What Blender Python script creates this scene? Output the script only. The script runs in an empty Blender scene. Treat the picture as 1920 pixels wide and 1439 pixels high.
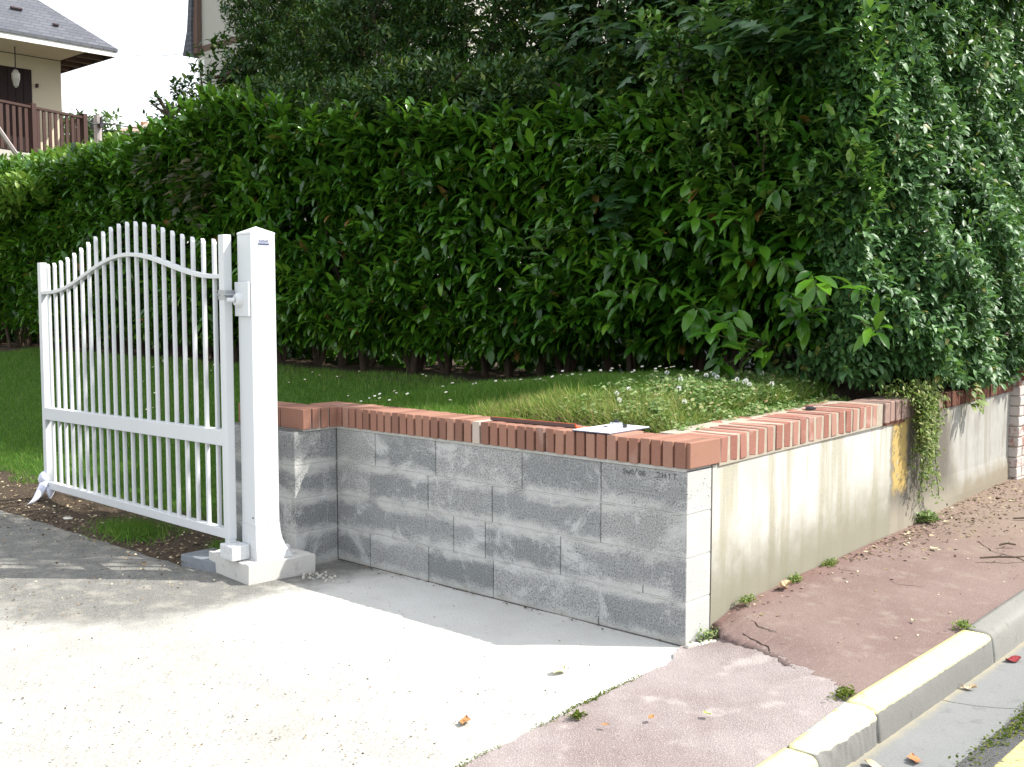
import bpy, math, random
import numpy as np
from mathutils import Matrix, Vector

random.seed(7)
rng = np.random.default_rng(11)
SC = bpy.context.scene
COL = SC.collection

# ------------------------------------------------------------------ camera
cd = bpy.data.cameras.new('camera')
cam = bpy.data.objects.new('camera', cd)
COL.objects.link(cam)
cd.sensor_width = 36.0
cd.lens = 38.44
cd.clip_start = 0.05
cd.clip_end = 2000
cam.location = (0, 0, 1.57)
cam.rotation_euler = (math.radians(90 - 4.394), 0, 0)
SC.camera = cam

# ------------------------------------------------------------------ sky, sun, exposure
SUN_EL = math.radians(48.0)
SUN_DIR = Vector((math.cos(SUN_EL) * 0.9984, math.cos(SUN_EL) * -0.056, math.sin(SUN_EL)))
world = bpy.data.worlds.new('World')
SC.world = world
world.use_nodes = True
wn = world.node_tree
for n in list(wn.nodes):
    wn.nodes.remove(n)
w_out = wn.nodes.new('ShaderNodeOutputWorld')
w_bg = wn.nodes.new('ShaderNodeBackground')
w_bg.inputs['Strength'].default_value = 0.15
sky = wn.nodes.new('ShaderNodeTexSky')
sky.sky_type = 'NISHITA'
sky.sun_disc = False
sky.sun_elevation = SUN_EL
sky.sun_rotation = math.atan2(SUN_DIR.x, SUN_DIR.y)
sky.altitude = 50
sky.air_density = 1.2
sky.dust_density = 3.0
sky.ozone_density = 1.0
# thin bright cloud veil mixed into the sky
w_tc = wn.nodes.new('ShaderNodeTexCoord')
w_map = wn.nodes.new('ShaderNodeMapping')
w_map.inputs['Scale'].default_value = (1, 1, 2.6)
w_no = wn.nodes.new('ShaderNodeTexNoise')
w_no.inputs['Scale'].default_value = 2.2
w_no.inputs['Detail'].default_value = 7
w_cr = wn.nodes.new('ShaderNodeValToRGB')
w_cr.color_ramp.elements[0].position = 0.30
w_cr.color_ramp.elements[0].color = (0.35, 0.35, 0.35, 1)
w_cr.color_ramp.elements[1].position = 0.62
w_cr.color_ramp.elements[1].color = (1, 1, 1, 1)
w_mx = wn.nodes.new('ShaderNodeMixRGB')
w_mx.inputs['Color2'].default_value = (7.6, 7.9, 8.3, 1)
wl = wn.links
wl.new(w_tc.outputs['Generated'], w_map.inputs['Vector'])
wl.new(w_map.outputs['Vector'], w_no.inputs['Vector'])
wl.new(w_no.outputs['Fac'], w_cr.inputs['Fac'])
wl.new(w_cr.outputs['Color'], w_mx.inputs['Fac'])
wl.new(sky.outputs['Color'], w_mx.inputs['Color1'])
wl.new(w_mx.outputs['Color'], w_bg.inputs['Color'])
wl.new(w_bg.outputs['Background'], w_out.inputs['Surface'])

sl = bpy.data.lights.new('sun', 'SUN')
sl.energy = 5.0
sl.angle = math.radians(0.55)
sl.color = (1.0, 0.955, 0.87)
so = bpy.data.objects.new('sun', sl)
COL.objects.link(so)
so.rotation_euler = SUN_DIR.to_track_quat('Z', 'Y').to_euler()
so.location = (20, 0, 20)

vs = SC.view_settings
SC.display_settings.display_device = 'sRGB'
vs.view_transform = 'Standard'
vs.look = 'None'
vs.exposure = 0.70
vs.gamma = 1.0
SC.cycles.max_bounces = 8
SC.cycles.transparent_max_bounces = 8

# ------------------------------------------------------------------ site frame: q along the block wall, s away from it
CX, CY = 0.786, 4.853
AX, AY = 0.7365, -0.6764
BX, BY = 0.6764, 0.7365
ROT = math.atan2(AY, AX)

def W(q, s, z=0.0):
    return (CX + q * AX + s * BX, CY + q * AY + s * BY, z)

def ss(a, b, x):
    t = np.clip((np.asarray(x, float) - a) / (b - a), 0, 1)
    return t * t * (3 - 2 * t)

# ------------------------------------------------------------------ mesh building
class MB:
    def __init__(self):
        self.v = []; self.f = []; self.c = []
    def add(self, vs_, fs_, r=None):
        o = len(self.v)
        self.v += [tuple(p) for p in vs_]
        self.f += [tuple(i + o for i in f) for f in fs_]
        if r is None: r = random.random()
        self.c += [r] * len(vs_)
    def box(self, x0, x1, y0, y1, z0, z1, r=None, rot=0.0, jit=0.0):
        cx, cy = (x0 + x1) / 2, (y0 + y1) / 2
        P = []
        for z in (z0, z1):
            for x, y in ((x0, y0), (x1, y0), (x1, y1), (x0, y1)):
                dx, dy = x - cx, y - cy
                c, s = math.cos(rot), math.sin(rot)
                P.append((cx + dx * c - dy * s + random.uniform(-jit, jit), cy + dx * s + dy * c + random.uniform(-jit, jit), z + random.uniform(-jit, jit)))
        self.add(P, [(0, 3, 2, 1), (4, 5, 6, 7), (0, 1, 5, 4), (1, 2, 6, 5), (2, 3, 7, 6), (3, 0, 4, 7)], r)
    def hull8(self, P, r=None):
        self.add(P, [(0, 3, 2, 1), (4, 5, 6, 7), (0, 1, 5, 4), (1, 2, 6, 5), (2, 3, 7, 6), (3, 0, 4, 7)], r)
    def tube(self, pts, rad, n=8, r=None, cap=True):
        pts = [Vector(p) for p in pts]
        if not isinstance(rad, (list, tuple)): rad = [rad] * len(pts)
        V = []; F = []
        for i, p in enumerate(pts):
            t = (pts[min(i + 1, len(pts) - 1)] - pts[max(i - 1, 0)]).normalized()
            u = t.cross(Vector((0, 0, 1)))
            if u.length < 0.05: u = t.cross(Vector((0, 1, 0)))
            u.normalize(); w = t.cross(u)
            for k in range(n):
                a = 2 * math.pi * k / n
                V.append(p + (u * math.cos(a) + w * math.sin(a)) * rad[i])
        for i in range(len(pts) - 1):
            for k in range(n):
                F.append((i * n + k, i * n + (k + 1) % n, (i + 1) * n + (k + 1) % n, (i + 1) * n + k))
        if cap:
            F.append(tuple(range(n))[::-1]); F.append(tuple((len(pts) - 1) * n + k for k in range(n)))
        self.add(V, F, r)
    def disc(self, c, r_, z, n=16, th=0.004, r=None):
        P = [(c[0] + r_ * math.cos(2 * math.pi * k / n), c[1] + r_ * math.sin(2 * math.pi * k / n), z) for k in range(n)]
        P += [(x, y, z + th) for x, y, _ in P]
        F = [tuple(range(n))[::-1], tuple(range(n, 2 * n))] + [(k, (k + 1) % n, n + (k + 1) % n, n + k) for k in range(n)]
        self.add(P, F, r)
    def prism(self, outline, axis, lo, hi, r=None):
        # outline: 2D points, extruded along axis 'x' or 'y'
        n = len(outline)
        if axis == 'x': P = [(lo, a, b) for a, b in outline] + [(hi, a, b) for a, b in outline]
        elif axis == 'y': P = [(a, lo, b) for a, b in outline] + [(a, hi, b) for a, b in outline]
        else: P = [(a, b, lo) for a, b in outline] + [(a, b, hi) for a, b in outline]
        F = [tuple(range(n)), tuple(range(n, 2 * n))[::-1]] + [((k + 1) % n, k, n + k, n + (k + 1) % n) for k in range(n)]
        self.add(P, F, r)

def np_mesh(name, V, F, attr=None, smooth=False):
    """V (n,3); F list of arrays of equal-sized faces"""
    me = bpy.data.meshes.new(name)
    V = np.asarray(V, np.float32)
    me.vertices.add(len(V)); me.vertices.foreach_set('co', V.ravel())
    loops = np.concatenate([f.ravel() for f in F]); sizes = np.concatenate([np.full(len(f), f.shape[1]) for f in F])
    me.loops.add(len(loops)); me.loops.foreach_set('vertex_index', loops.astype(np.int32))
    me.polygons.add(len(sizes))
    st = np.concatenate([[0], np.cumsum(sizes)[:-1]])
    me.polygons.foreach_set('loop_start', st.astype(np.int32))
    if smooth: me.polygons.foreach_set('use_smooth', np.ones(len(sizes), bool))
    me.update(calc_edges=True)
    if attr is not None:
        a = me.attributes.new('rnd', 'FLOAT', 'POINT'); a.data.foreach_set('value', np.asarray(attr, np.float32))
    return me

def props(o, label=None, cat=None, group=None, kind=None):
    if label: o['label'] = label
    if cat: o['category'] = cat
    if group: o['group'] = group
    if kind: o['kind'] = kind
    return o

def link(name, me, mat, parent=None, base=(0, 0, 0), rot=None, bevel=0.0, seg=2, smooth=False):
    o = bpy.data.objects.new(name, me)
    COL.objects.link(o)
    if mat: me.materials.append(mat)
    if parent: o.parent = parent
    else:
        o.location = W(*base); o.rotation_euler = (0, 0, ROT if rot is None else rot)
    if bevel:
        m = o.modifiers.new('bevel', 'BEVEL'); m.width = bevel; m.segments = seg; m.limit_method = 'ANGLE'; m.angle_limit = math.radians(35)
    if smooth:
        me.polygons.foreach_set('use_smooth', np.ones(len(me.polygons), bool))
    return o

def obj(name, mb, mat, parent=None, base=(0, 0, 0), rot=None, bevel=0.0, seg=2, smooth=False, off=(0, 0, 0)):
    """vertices of mb are in (q, s, z) site coordinates unless off/base says otherwise; they are shifted by -off"""
    me = bpy.data.meshes.new(name)
    me.from_pydata([(x - off[0], y - off[1], z - off[2]) for x, y, z in mb.v], [], mb.f)
    a = me.attributes.new('rnd', 'FLOAT', 'POINT'); a.data.foreach_set('value', mb.c)
    me.update()
    return link(name, me, mat, parent, base, rot, bevel, seg, smooth)

def root(name, base, label, cat, group=None, rot=None):
    o = bpy.data.objects.new(name, None)
    COL.objects.link(o)
    o.empty_display_size = 0.2
    o.location = W(*base); o.rotation_euler = (0, 0, ROT if rot is None else rot)
    return props(o, label, cat, group)

def copy_tree(o, parent=None):
    c = o.copy(); COL.objects.link(c)
    if parent: c.parent = parent
    for ch in list(o.children): copy_tree(ch, c)
    return c

# ------------------------------------------------------------------ materials
class N:
    def __init__(self, name):
        self.m = bpy.data.materials.new(name); self.m.use_nodes = True
        self.t = self.m.node_tree
        self.b = self.t.nodes['Principled BSDF']; self.out = self.t.nodes['Material Output']
        self.tc = self.t.nodes.new('ShaderNodeTexCoord')
        self.co = self.tc.outputs['Object']
    def n(self, k): return self.t.nodes.new(k)
    def l(self, a, b): self.t.links.new(a, b)
    def setin(self, i, v):
        if hasattr(v, 'links'): self.l(v, i)
        elif isinstance(v, (tuple, list)): i.default_value = tuple(v) + ((1,) if len(v) == 3 and len(i.default_value) == 4 else ())
        else: i.default_value = v
    def scale(self, sx, sy, sz, loc=(0, 0, 0), rot=(0, 0, 0), src=None):
        m = self.n('ShaderNodeMapping'); self.l(src or self.co, m.inputs['Vector'])
        m.inputs['Scale'].default_value = (sx, sy, sz); m.inputs['Location'].default_value = loc; m.inputs['Rotation'].default_value = rot
        return m.outputs['Vector']
    def noise(self, sc, det=4, rough=0.55, vec=None, dist=0.0, out='Fac'):
        n = self.n('ShaderNodeTexNoise'); self.l(vec or self.co, n.inputs['Vector'])
        n.inputs['Scale'].default_value = sc; n.inputs['Detail'].default_value = det; n.inputs['Roughness'].default_value = rough; n.inputs['Distortion'].default_value = dist
        return n.outputs[out]
    def vor(self, sc, vec=None, feat='F1', out='Distance', rnd=1.0):
        n = self.n('ShaderNodeTexVoronoi'); n.feature = feat; self.l(vec or self.co, n.inputs['Vector'])
        n.inputs['Scale'].default_value = sc; n.inputs['Randomness'].default_value = rnd
        return n.outputs[out]
    def math(self, op, a, b=0.0, c=None, clamp=False):
        n = self.n('ShaderNodeMath'); n.operation = op; n.use_clamp = clamp
        self.setin(n.inputs[0], a); self.setin(n.inputs[1], b)
        if c is not None: self.setin(n.inputs[2], c)
        return n.outputs[0]
    def step(self, x, a, b, lo=0.0, hi=1.0):
        n = self.n('ShaderNodeMapRange'); n.interpolation_type = 'SMOOTHSTEP'
        self.setin(n.inputs['Value'], x); n.inputs['From Min'].default_value = a; n.inputs['From Max'].default_value = b
        n.inputs['To Min'].default_value = lo; n.inputs['To Max'].default_value = hi
        return n.outputs['Result']
    def ramp(self, x, stops):
        n = self.n('ShaderNodeValToRGB'); self.setin(n.inputs['Fac'], x)
        e = n.color_ramp.elements
        while len(e) < len(stops): e.new(0.5)
        for i, (p, c) in enumerate(stops):
            e[i].position = p; e[i].color = tuple(c) + (1,)
        return n.outputs['Color']
    def mix(self, f, a, b, mode='MIX'):
        n = self.n('ShaderNodeMixRGB'); n.blend_type = mode
        self.setin(n.inputs['Fac'], f); self.setin(n.inputs['Color1'], a); self.setin(n.inputs['Color2'], b)
        return n.outputs['Color']
    def attr(self, name='rnd'):
        n = self.n('ShaderNodeAttribute'); n.attribute_name = name; return n.outputs['Fac']
    def xyz(self, vec=None):
        n = self.n('ShaderNodeSeparateXYZ'); self.l(vec or self.co, n.inputs[0]); return n.outputs
    def bump(self, h, strength=0.3, dist=0.01):
        n = self.n('ShaderNodeBump'); n.inputs['Strength'].default_value = strength; n.inputs['Distance'].default_value = dist
        self.l(h, n.inputs['Height']); self.l(n.outputs['Normal'], self.b.inputs['Normal'])
    def fin(self, col, rough=0.8, spec=0.3, metal=0.0):
        self.setin(self.b.inputs['Base Color'], col); self.setin(self.b.inputs['Roughness'], rough)
        self.b.inputs['Specular IOR Level'].default_value = spec; self.b.inputs['Metallic'].default_value = metal
        return self.m

def plain(name, col, rough=0.6, spec=0.3, metal=0.0, var=0.12, sc=8.0, bump=0.0):
    k = N(name)
    f = k.noise(sc, 5, 0.6)
    c = k.mix(f, tuple(x * (1 - var) for x in col), tuple(min(1, x * (1 + var)) for x in col))
    if bump: k.bump(k.noise(sc * 12, 3), bump, 0.004)
    return k.fin(c, rough, spec, metal)

M = {}
def build_materials():
    # driveway: pale concrete, worn old tarmac further in, its dark tone partly painted shade
    k = N('driveway_concrete')
    x = k.xyz()
    big = k.noise(1.6, 6, 0.62); mid = k.noise(7, 5, 0.6); fine = k.noise(160, 3, 0.6)
    # boundary between new concrete and old surface: line in q/s space
    d = k.math('ADD', k.math('MULTIPLY', x[0], -0.55), k.math('MULTIPLY', x[1], 0.62))      # grows inwards/left
    d = k.math('ADD', d, k.math('MULTIPLY', k.math('SUBTRACT', big, 0.5), 1.25))
    d = k.math('ADD', d, k.math('MULTIPLY', k.math('SUBTRACT', mid, 0.5), 0.45))
    d = k.math('ADD', d, k.math('MULTIPLY', k.math('SUBTRACT', fine, 0.5), 0.30))
    old = k.step(d, 0.10, 0.50)
    # only left of the plinth
    lim = k.step(k.math('ADD', x[0], k.math('MULTIPLY', k.math('SUBTRACT', mid, 0.5), 0.3)), -1.90, -2.30)
    old = k.math('MULTIPLY', old, lim)
    pale = k.mix(k.step(big, 0.3, 0.7), (0.50, 0.49, 0.46), (0.58, 0.575, 0.55))
    # sandy, grittier look towards the street
    grit = k.step(k.math('ADD', k.math('MULTIPLY', x[1], -1), k.math('MULTIPLY', big, 1.2)), 0.9, 2.3)
    mott = k.step(k.noise(2.3, 7, 0.75), 0.35, 0.68)
    pale = k.mix(k.math('MULTIPLY', grit, 0.80), pale, k.mix(mott, (0.315, 0.308, 0.280), (0.405, 0.400, 0.378)))
    agg = k.step(k.noise(120, 5, 0.85), 0.50, 0.36)
    pale = k.mix(k.math('MULTIPLY', agg, k.math('ADD', k.math('MULTIPLY', grit, 0.55), 0.1)), pale, (0.16, 0.14, 0.115))
    sp = k.vor(95); sp2 = k.noise(75, 2, 0.5)
    specks = k.math('MULTIPLY', k.step(sp, 0.22, 0.10), k.step(sp2, 0.52, 0.60))
    specks = k.math('MULTIPLY', specks, k.math('ADD', k.math('MULTIPLY', grit, 0.75), 0.12))
    pale = k.mix(specks, pale, (0.17, 0.14, 0.11))
    fs = k.step(fine, 0.35, 0.72)
    grey = k.mix(fs, (0.125, 0.123, 0.114), (0.25, 0.245, 0.23))
    grey = k.mix(k.step(mid, 0.45, 0.75), grey, (0.29, 0.275, 0.245))
    chips = k.step(k.vor(60), 0.14, 0.08)
    grey = k.mix(k.math('MULTIPLY', chips, k.step(k.noise(31, 2), 0.5, 0.6)), grey, (0.45, 0.43, 0.39))
    col = k.mix(old, pale, grey)
    k.bump(k.math('ADD', k.noise(110, 5, 0.8), k.math('MULTIPLY', k.vor(70), 0.6)), 0.6, 0.009)
    M['drive'] = k.fin(col, 0.92, 0.15)

    k = N('pink_tarmac')
    x = k.xyz()
    big = k.noise(1.9, 5, 0.6); mid = k.noise(9, 5, 0.65); fine = k.noise(210, 3, 0.65)
    c = k.mix(k.step(big, 0.35, 0.65), (0.155, 0.105, 0.096), (0.185, 0.135, 0.122))
    c = k.mix(k.step(mid, 0.5, 0.75), c, (0.22, 0.175, 0.155))
    c = k.mix(k.math('MULTIPLY', k.step(fine, 0.52, 0.68), 0.45), c, (0.33, 0.27, 0.25))
    c = k.mix(k.math('MULTIPLY', k.step(fine, 0.42, 0.30), 0.5), c, (0.09, 0.065, 0.06))
    wallside = k.step(k.math('ADD', x[0], k.math('MULTIPLY', mid, 0.25)), 0.32, 0.10)
    c = k.mix(k.math('MULTIPLY', wallside, 0.5), c, (0.17, 0.092, 0.082))
    far = k.step(k.math('ADD', x[1], k.math('MULTIPLY', mid, 1.5)), 2.3, 3.9)
    c = k.mix(k.math('MULTIPLY', far, 0.6), c, (0.22, 0.17, 0.13))
    c = k.mix(k.math('MULTIPLY', k.step(k.vor(95), 0.24, 0.10), k.step(k.noise(60, 2), 0.48, 0.6)), c, (0.36, 0.30, 0.27))
    k.bump(k.math('ADD', fine, k.math('MULTIPLY', k.noise(60, 3, .7), .6)), 0.6, 0.006)
    M['pink'] = k.fin(c, 0.9, 0.2)

    k = N('pink_grit_tarmac')
    big = k.noise(1.5, 5, 0.6); fine = k.noise(170, 4, 0.7); v = k.vor(140)
    c = k.mix(k.step(big, 0.35, 0.65), (0.205, 0.165, 0.160), (0.275, 0.240, 0.235))
    c = k.mix(k.math('MULTIPLY', k.step(v, 0.30, 0.15), 0.75), c, (0.52, 0.46, 0.44))
    c = k.mix(k.math('MULTIPLY', k.step(fine, 0.46, 0.32), 0.7), c, (0.10, 0.065, 0.06))
    c = k.mix(k.math('MULTIPLY', k.step(k.noise(4, 4), 0.58, 0.72), 0.6), c, (0.42, 0.38, 0.36))
    k.bump(k.math('SUBTRACT', fine, v), 0.5, 0.006)
    M['grit'] = k.fin(c, 0.92, 0.2)

    def stone(name, c0, c1, sc=1.0, gritty=0.4):
        k = N(name)
        c = k.mix(k.noise(3 * sc, 5, 0.6), c0, c1)
        fine = k.noise(170, 3, 0.7)
        c = k.mix(k.math('MULTIPLY', k.step(fine, 0.48, 0.34), gritty), c, tuple(t * 0.45 for t in c0))
        c = k.mix(k.math('MULTIPLY', k.step(k.noise(11, 5, 0.7), 0.56, 0.72), 0.5), c, tuple(t * 0.6 for t in c0))
        k.bump(k.noise(90, 4, 0.7), 0.3, 0.005)
        return k, c
    k, c = stone('gutter_concrete', (0.165, 0.17, 0.17), (0.215, 0.22, 0.22))
    x = k.xyz()
    edge = k.step(k.math('ADD', x[0], k.math('MULTIPLY', k.noise(14, 4), 0.05)), 1.115, 1.065)
    c = k.mix(k.math('MULTIPLY', edge, 0.8), c, (0.30, 0.27, 0.19))
    # transverse joint
    jl = k.math('ABSOLUTE', k.math('SUBTRACT', k.math('SUBTRACT', x[1], k.math('MULTIPLY', k.math('SUBTRACT', x[0], 1.073), 0.39)), 0.311))
    jl = k.math('ADD', jl, k.math('MULTIPLY', k.noise(40, 2), 0.004))
    c = k.mix(k.step(jl, 0.008, 0.003), c, (0.05, 0.05, 0.045))
    M['gutter'] = k.fin(c, 0.9, 0.2)

    # kerb, grey, and with yellow paint worn off in places
    k, c = stone('kerb_concrete', (0.19, 0.19, 0.175), (0.255, 0.25, 0.235))
    M['kerb'] = k.fin(c, 0.9, 0.2)
    for nm, wear in (('kerb_yellow', 0.70), ('kerb_yellow_worn', 0.50)):
        k, c = stone(nm, (0.14, 0.14, 0.132), (0.20, 0.198, 0.188))
        x = k.xyz()
        w = k.math('ADD', k.noise(9, 5, 0.7), k.math('MULTIPLY', k.math('SUBTRACT', k.noise(60, 3), 0.5), 0.25))
        top = k.step(k.math('ADD', x[2], k.math('MULTIPLY', k.noise(30, 3), 0.012)), -0.022, -0.013)
        f = k.math('MULTIPLY', top, k.step(w, wear, wear - 0.05))
        paint = k.mix(k.noise(14, 4), (0.64, 0.60, 0.24), (0.69, 0.66, 0.35))
        c2 = k.mix(f, c if wear > 0.6 else k.mix(top, c, (0.55, 0.55, 0.50)), paint)
        M[nm] = k.fin(c2, 0.85, 0.2)

    k = N('asphalt')
    fine = k.noise(190, 4, 0.7); v = k.vor(120)
    c = k.mix(k.step(fine, 0.35, 0.7), (0.045, 0.045, 0.048), (0.12, 0.12, 0.12))
    c = k.mix(k.math('MULTIPLY', k.step(v, 0.25, 0.12), 0.5), c, (0.26, 0.25, 0.24))
    x = k.xyz()
    ln = k.math('MULTIPLY', k.step(x[0], 1.435, 1.445), k.step(x[0], 1.545, 1.535))
    wn_ = k.math('ADD', k.noise(22, 5, 0.75), k.math('MULTIPLY', k.math('SUBTRACT', fine, 0.5), 0.6))
    ln = k.math('MULTIPLY', ln, k.step(wn_, 0.60, 0.52))
    c = k.mix(ln, c, (0.62, 0.55, 0.20))
    k.bump(fine, 0.5, 0.006)
    M['asphalt'] = k.fin(c, 0.9, 0.2)

    # cinder block: grey, gritty, white cement smeared round the bed joints
    k = N('cinder_block')
    x = k.xyz(); r = k.attr()
    base = k.ramp(r, [(0.0, (0.215, 0.225, 0.226)), (0.5, (0.285, 0.292, 0.292)), (1.0, (0.37, 0.37, 0.36))])
    fine = k.noise(120, 5, 0.8); mid = k.noise(11, 5, 0.65); big = k.noise(2.6, 4, 0.6)
    base = k.mix(k.math('MULTIPLY', k.step(fine, 0.52, 0.40), 0.8), base, (0.10, 0.105, 0.11))
    base = k.mix(k.math('MULTIPLY', k.step(fine, 0.54, 0.68), 0.5), base, (0.50, 0.50, 0.49))
    zz = k.math('ABSOLUTE', k.math('SUBTRACT', k.math('FRACT', k.math('ADD', k.math('MULTIPLY', x[2], 5.0), 0.5)), 0.5))
    vs_ = k.noise(4.5, 7, 0.68, k.scale(0.8, 0.8, 1.5), 0.6)
    vs2 = k.noise(3.1, 6, 0.7, k.scale(1, 1, 1.0, (3, 1, 2)), 1.2)
    sm = k.math('SUBTRACT', k.math('MULTIPLY', k.math('SUBTRACT', vs_, 0.40), 2.4), k.math('MULTIPLY', zz, 2.3))
    smear = k.step(k.math('ADD', sm, k.math('MULTIPLY', k.math('SUBTRACT', fine, 0.5), 0.9)), -0.46, 0.30)
    smear = k.math('MULTIPLY', smear, k.step(x[2], 0.78, 0.64, 0.25, 1.0))
    base = k.mix(k.math('MULTIPLY', smear, 0.80), base, k.mix(k.noise(30, 3), (0.46, 0.46, 0.44), (0.56, 0.56, 0.54)))
    wash = k.math('MULTIPLY', k.step(k.math('ADD', vs2, k.math('MULTIPLY', k.math('SUBTRACT', fine, 0.5), 0.3)), 0.50, 0.66), 0.75)
    base = k.mix(wash, base, (0.53, 0.535, 0.525))
    strk = k.math('MULTIPLY', k.step(k.noise(30, 4, 0.7, k.scale(1, 1, 0.16)), 0.58, 0.72), 0.25)
    base = k.mix(strk, base, (0.54, 0.54, 0.53))
    base = k.mix(k.math('MULTIPLY', k.step(mid, 0.56, 0.72), 0.35), base, (0.20, 0.21, 0.215))
    low = k.step(k.math('ADD', x[2], k.math('MULTIPLY', mid, 0.10)), 0.085, 0.035)
    base = k.mix(k.math('MULTIPLY', low, 0.55), base, (0.30, 0.27, 0.22))
    # cement-smeared end facing the street, sunlit white painted into its colour
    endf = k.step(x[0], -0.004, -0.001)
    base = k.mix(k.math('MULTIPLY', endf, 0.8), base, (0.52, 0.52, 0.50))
    pz = k.math('MAXIMUM', k.math('MULTIPLY', k.step(x[2], 0.58, 0.64), k.step(x[0], -0.95, -0.35)), k.math('MULTIPLY', k.step(mid, 0.5, 0.6), 0.7))
    pits = k.math('MULTIPLY', k.step(k.vor(70), 0.26, 0.14), k.math('MULTIPLY', k.step(k.noise(20, 3), 0.50, 0.58), pz))
    base = k.mix(k.math('MULTIPLY', pits, 0.8), base, (0.05, 0.05, 0.055))
    k.bump(k.math('SUBTRACT', k.math('ADD', fine, k.math('MULTIPLY', mid, 0.5)), k.math('MULTIPLY', pits, 1.2)), 0.7, 0.008)
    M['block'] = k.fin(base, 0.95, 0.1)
    M['joint'] = plain('recessed_joint', (0.16, 0.16, 0.155), 0.95, 0.1, var=0.4, sc=22, bump=0.5)
    M['mortar'] = plain('cement_mortar', (0.40, 0.395, 0.375), 0.95, 0.1, var=0.25, sc=22, bump=0.5)
    M['crack'] = plain('crack_shadow', (0.030, 0.022, 0.018), 0.95, 0.05)
    M['dark_mortar'] = plain('old_mortar', (0.36, 0.32, 0.26), 0.95, 0.1, var=0.3, sc=25, bump=0.5)

    def brick(name, stops, dirt, dirtcol=(0.12, 0.09, 0.07), pale=0.12):
        k = N(name)
        r = k.attr(); c = k.ramp(r, stops)
        fine = k.noise(120, 4, 0.7); mid = k.noise(13, 5, 0.65)
        c = k.mix(k.math('MULTIPLY', k.step(mid, 0.52, 0.78), dirt), c, dirtcol)
        c = k.mix(k.math('MULTIPLY', k.step(fine, 0.55, 0.8), pale * 2.5), c, (0.62, 0.50, 0.42))
        c = k.mix(k.math('MULTIPLY', k.step(k.noise(5, 4), 0.58, 0.76), pale * 2), c, (0.58, 0.47, 0.42))
        k.bump(fine, 0.25, 0.003)
        return k.fin(c, 0.88, 0.15)
    M['brick'] = brick('terracotta_brick', [(0, (0.20, 0.105, 0.078)), (0.5, (0.26, 0.13, 0.094)), (0.85, (0.29, 0.155, 0.112)), (0.97, (0.32, 0.185, 0.14)), (1, (0.44, 0.37, 0.32))], 0.25)
    M['brick_old'] = brick('weathered_brick', [(0, (0.24, 0.105, 0.082)), (0.5, (0.30, 0.145, 0.112)), (0.9, (0.33, 0.19, 0.15)), (1, (0.40, 0.33, 0.26))], 0.35, (0.22, 0.16, 0.12), 0.2)
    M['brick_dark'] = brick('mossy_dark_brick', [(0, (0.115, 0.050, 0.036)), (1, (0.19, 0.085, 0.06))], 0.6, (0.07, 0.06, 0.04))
    M['brick_dirty'] = brick('lichen_dirty_brick', [(0, (0.20, 0.14, 0.12)), (1, (0.30, 0.20, 0.17))], 0.7, (0.09, 0.085, 0.07), 0.3)

    # rendered wall along the street
    k = N('aged_render')
    x = k.xyz()
    mid = k.noise(8, 5, 0.65); fine = k.noise(130, 4, 0.7); big = k.noise(1.7, 4, 0.6)
    c = k.mix(k.step(big, 0.3, 0.7), (0.44, 0.432, 0.395), (0.54, 0.535, 0.51))
    st = k.noise(9, 4, 0.6, k.scale(1, 1, 0.09))
    c = k.mix(k.math('MULTIPLY', k.step(st, 0.47, 0.62), 0.7), c, (0.35, 0.33, 0.255))
    c = k.mix(k.math('MULTIPLY', k.math('MULTIPLY', k.step(st, 0.56, 0.66), k.step(fine, 0.48, 0.6)), 0.5), c, (0.24, 0.23, 0.16))
    c = k.mix(k.math('MULTIPLY', k.step(k.math('ADD', mid, k.math('MULTIPLY', x[1], -0.25)), 0.42, 0.62), 0.25), c, (0.42, 0.39, 0.28))
    low = k.math('SUBTRACT', x[2], k.math('ADD', k.math('MULTIPLY', mid, 0.28), k.math('MULTIPLY', x[1], 0.045)))
    c = k.mix(k.math('MULTIPLY', k.step(low, 0.42, 0.02), 0.9), c, (0.21, 0.20, 0.15))
    c = k.mix(k.math('MULTIPLY', k.step(fine, 0.44, 0.30), 0.35), c, (0.30, 0.28, 0.22))
    # dirty zone and yellow lichen beside the creeper
    yy = k.math('ADD', x[1], k.math('MULTIPLY', k.math('SUBTRACT', k.noise(5, 4, 0.7), 0.5), 0.16))
    dirt = k.math('MULTIPLY', k.step(yy, 1.94, 2.0), k.step(yy, 3.05, 2.75))
    strk = k.noise(12, 5, 0.65, k.scale(1, 1, 0.22))
    c = k.mix(k.math('MULTIPLY', dirt, k.step(strk, 0.20, 0.45)), c, (0.135, 0.125, 0.105))
    c = k.mix(k.math('MULTIPLY', k.math('MULTIPLY', dirt, k.step(x[2], 0.45, 0.22)), 0.55), c, (0.40, 0.36, 0.29))
    lich = k.math('MULTIPLY', k.step(yy, 1.97, 2.02), k.step(k.math('ADD', yy, k.math('MULTIPLY', k.noise(4), 0.2)), 2.31, 2.24))
    lich = k.math('MULTIPLY', lich, k.step(k.math('ADD', x[2], k.math('MULTIPLY', mid, 0.14)), 0.44, 0.54))
    lich = k.math('MULTIPLY', lich, k.step(k.noise(22, 5, 0.7), 0.35, 0.47))
    c = k.mix(k.math('MULTIPLY', lich, 0.9), c, k.mix(k.noise(40, 3), (0.48, 0.31, 0.07), (0.44, 0.36, 0.17)))
    # greyer beyond it
    gz = k.step(yy, 2.9, 3.05)
    g = k.mix(mid, (0.27, 0.268, 0.25), (0.40, 0.395, 0.37))
    g = k.mix(k.math('MULTIPLY', k.step(st, 0.5, 0.62), 0.6), g, (0.24, 0.225, 0.19))
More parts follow.
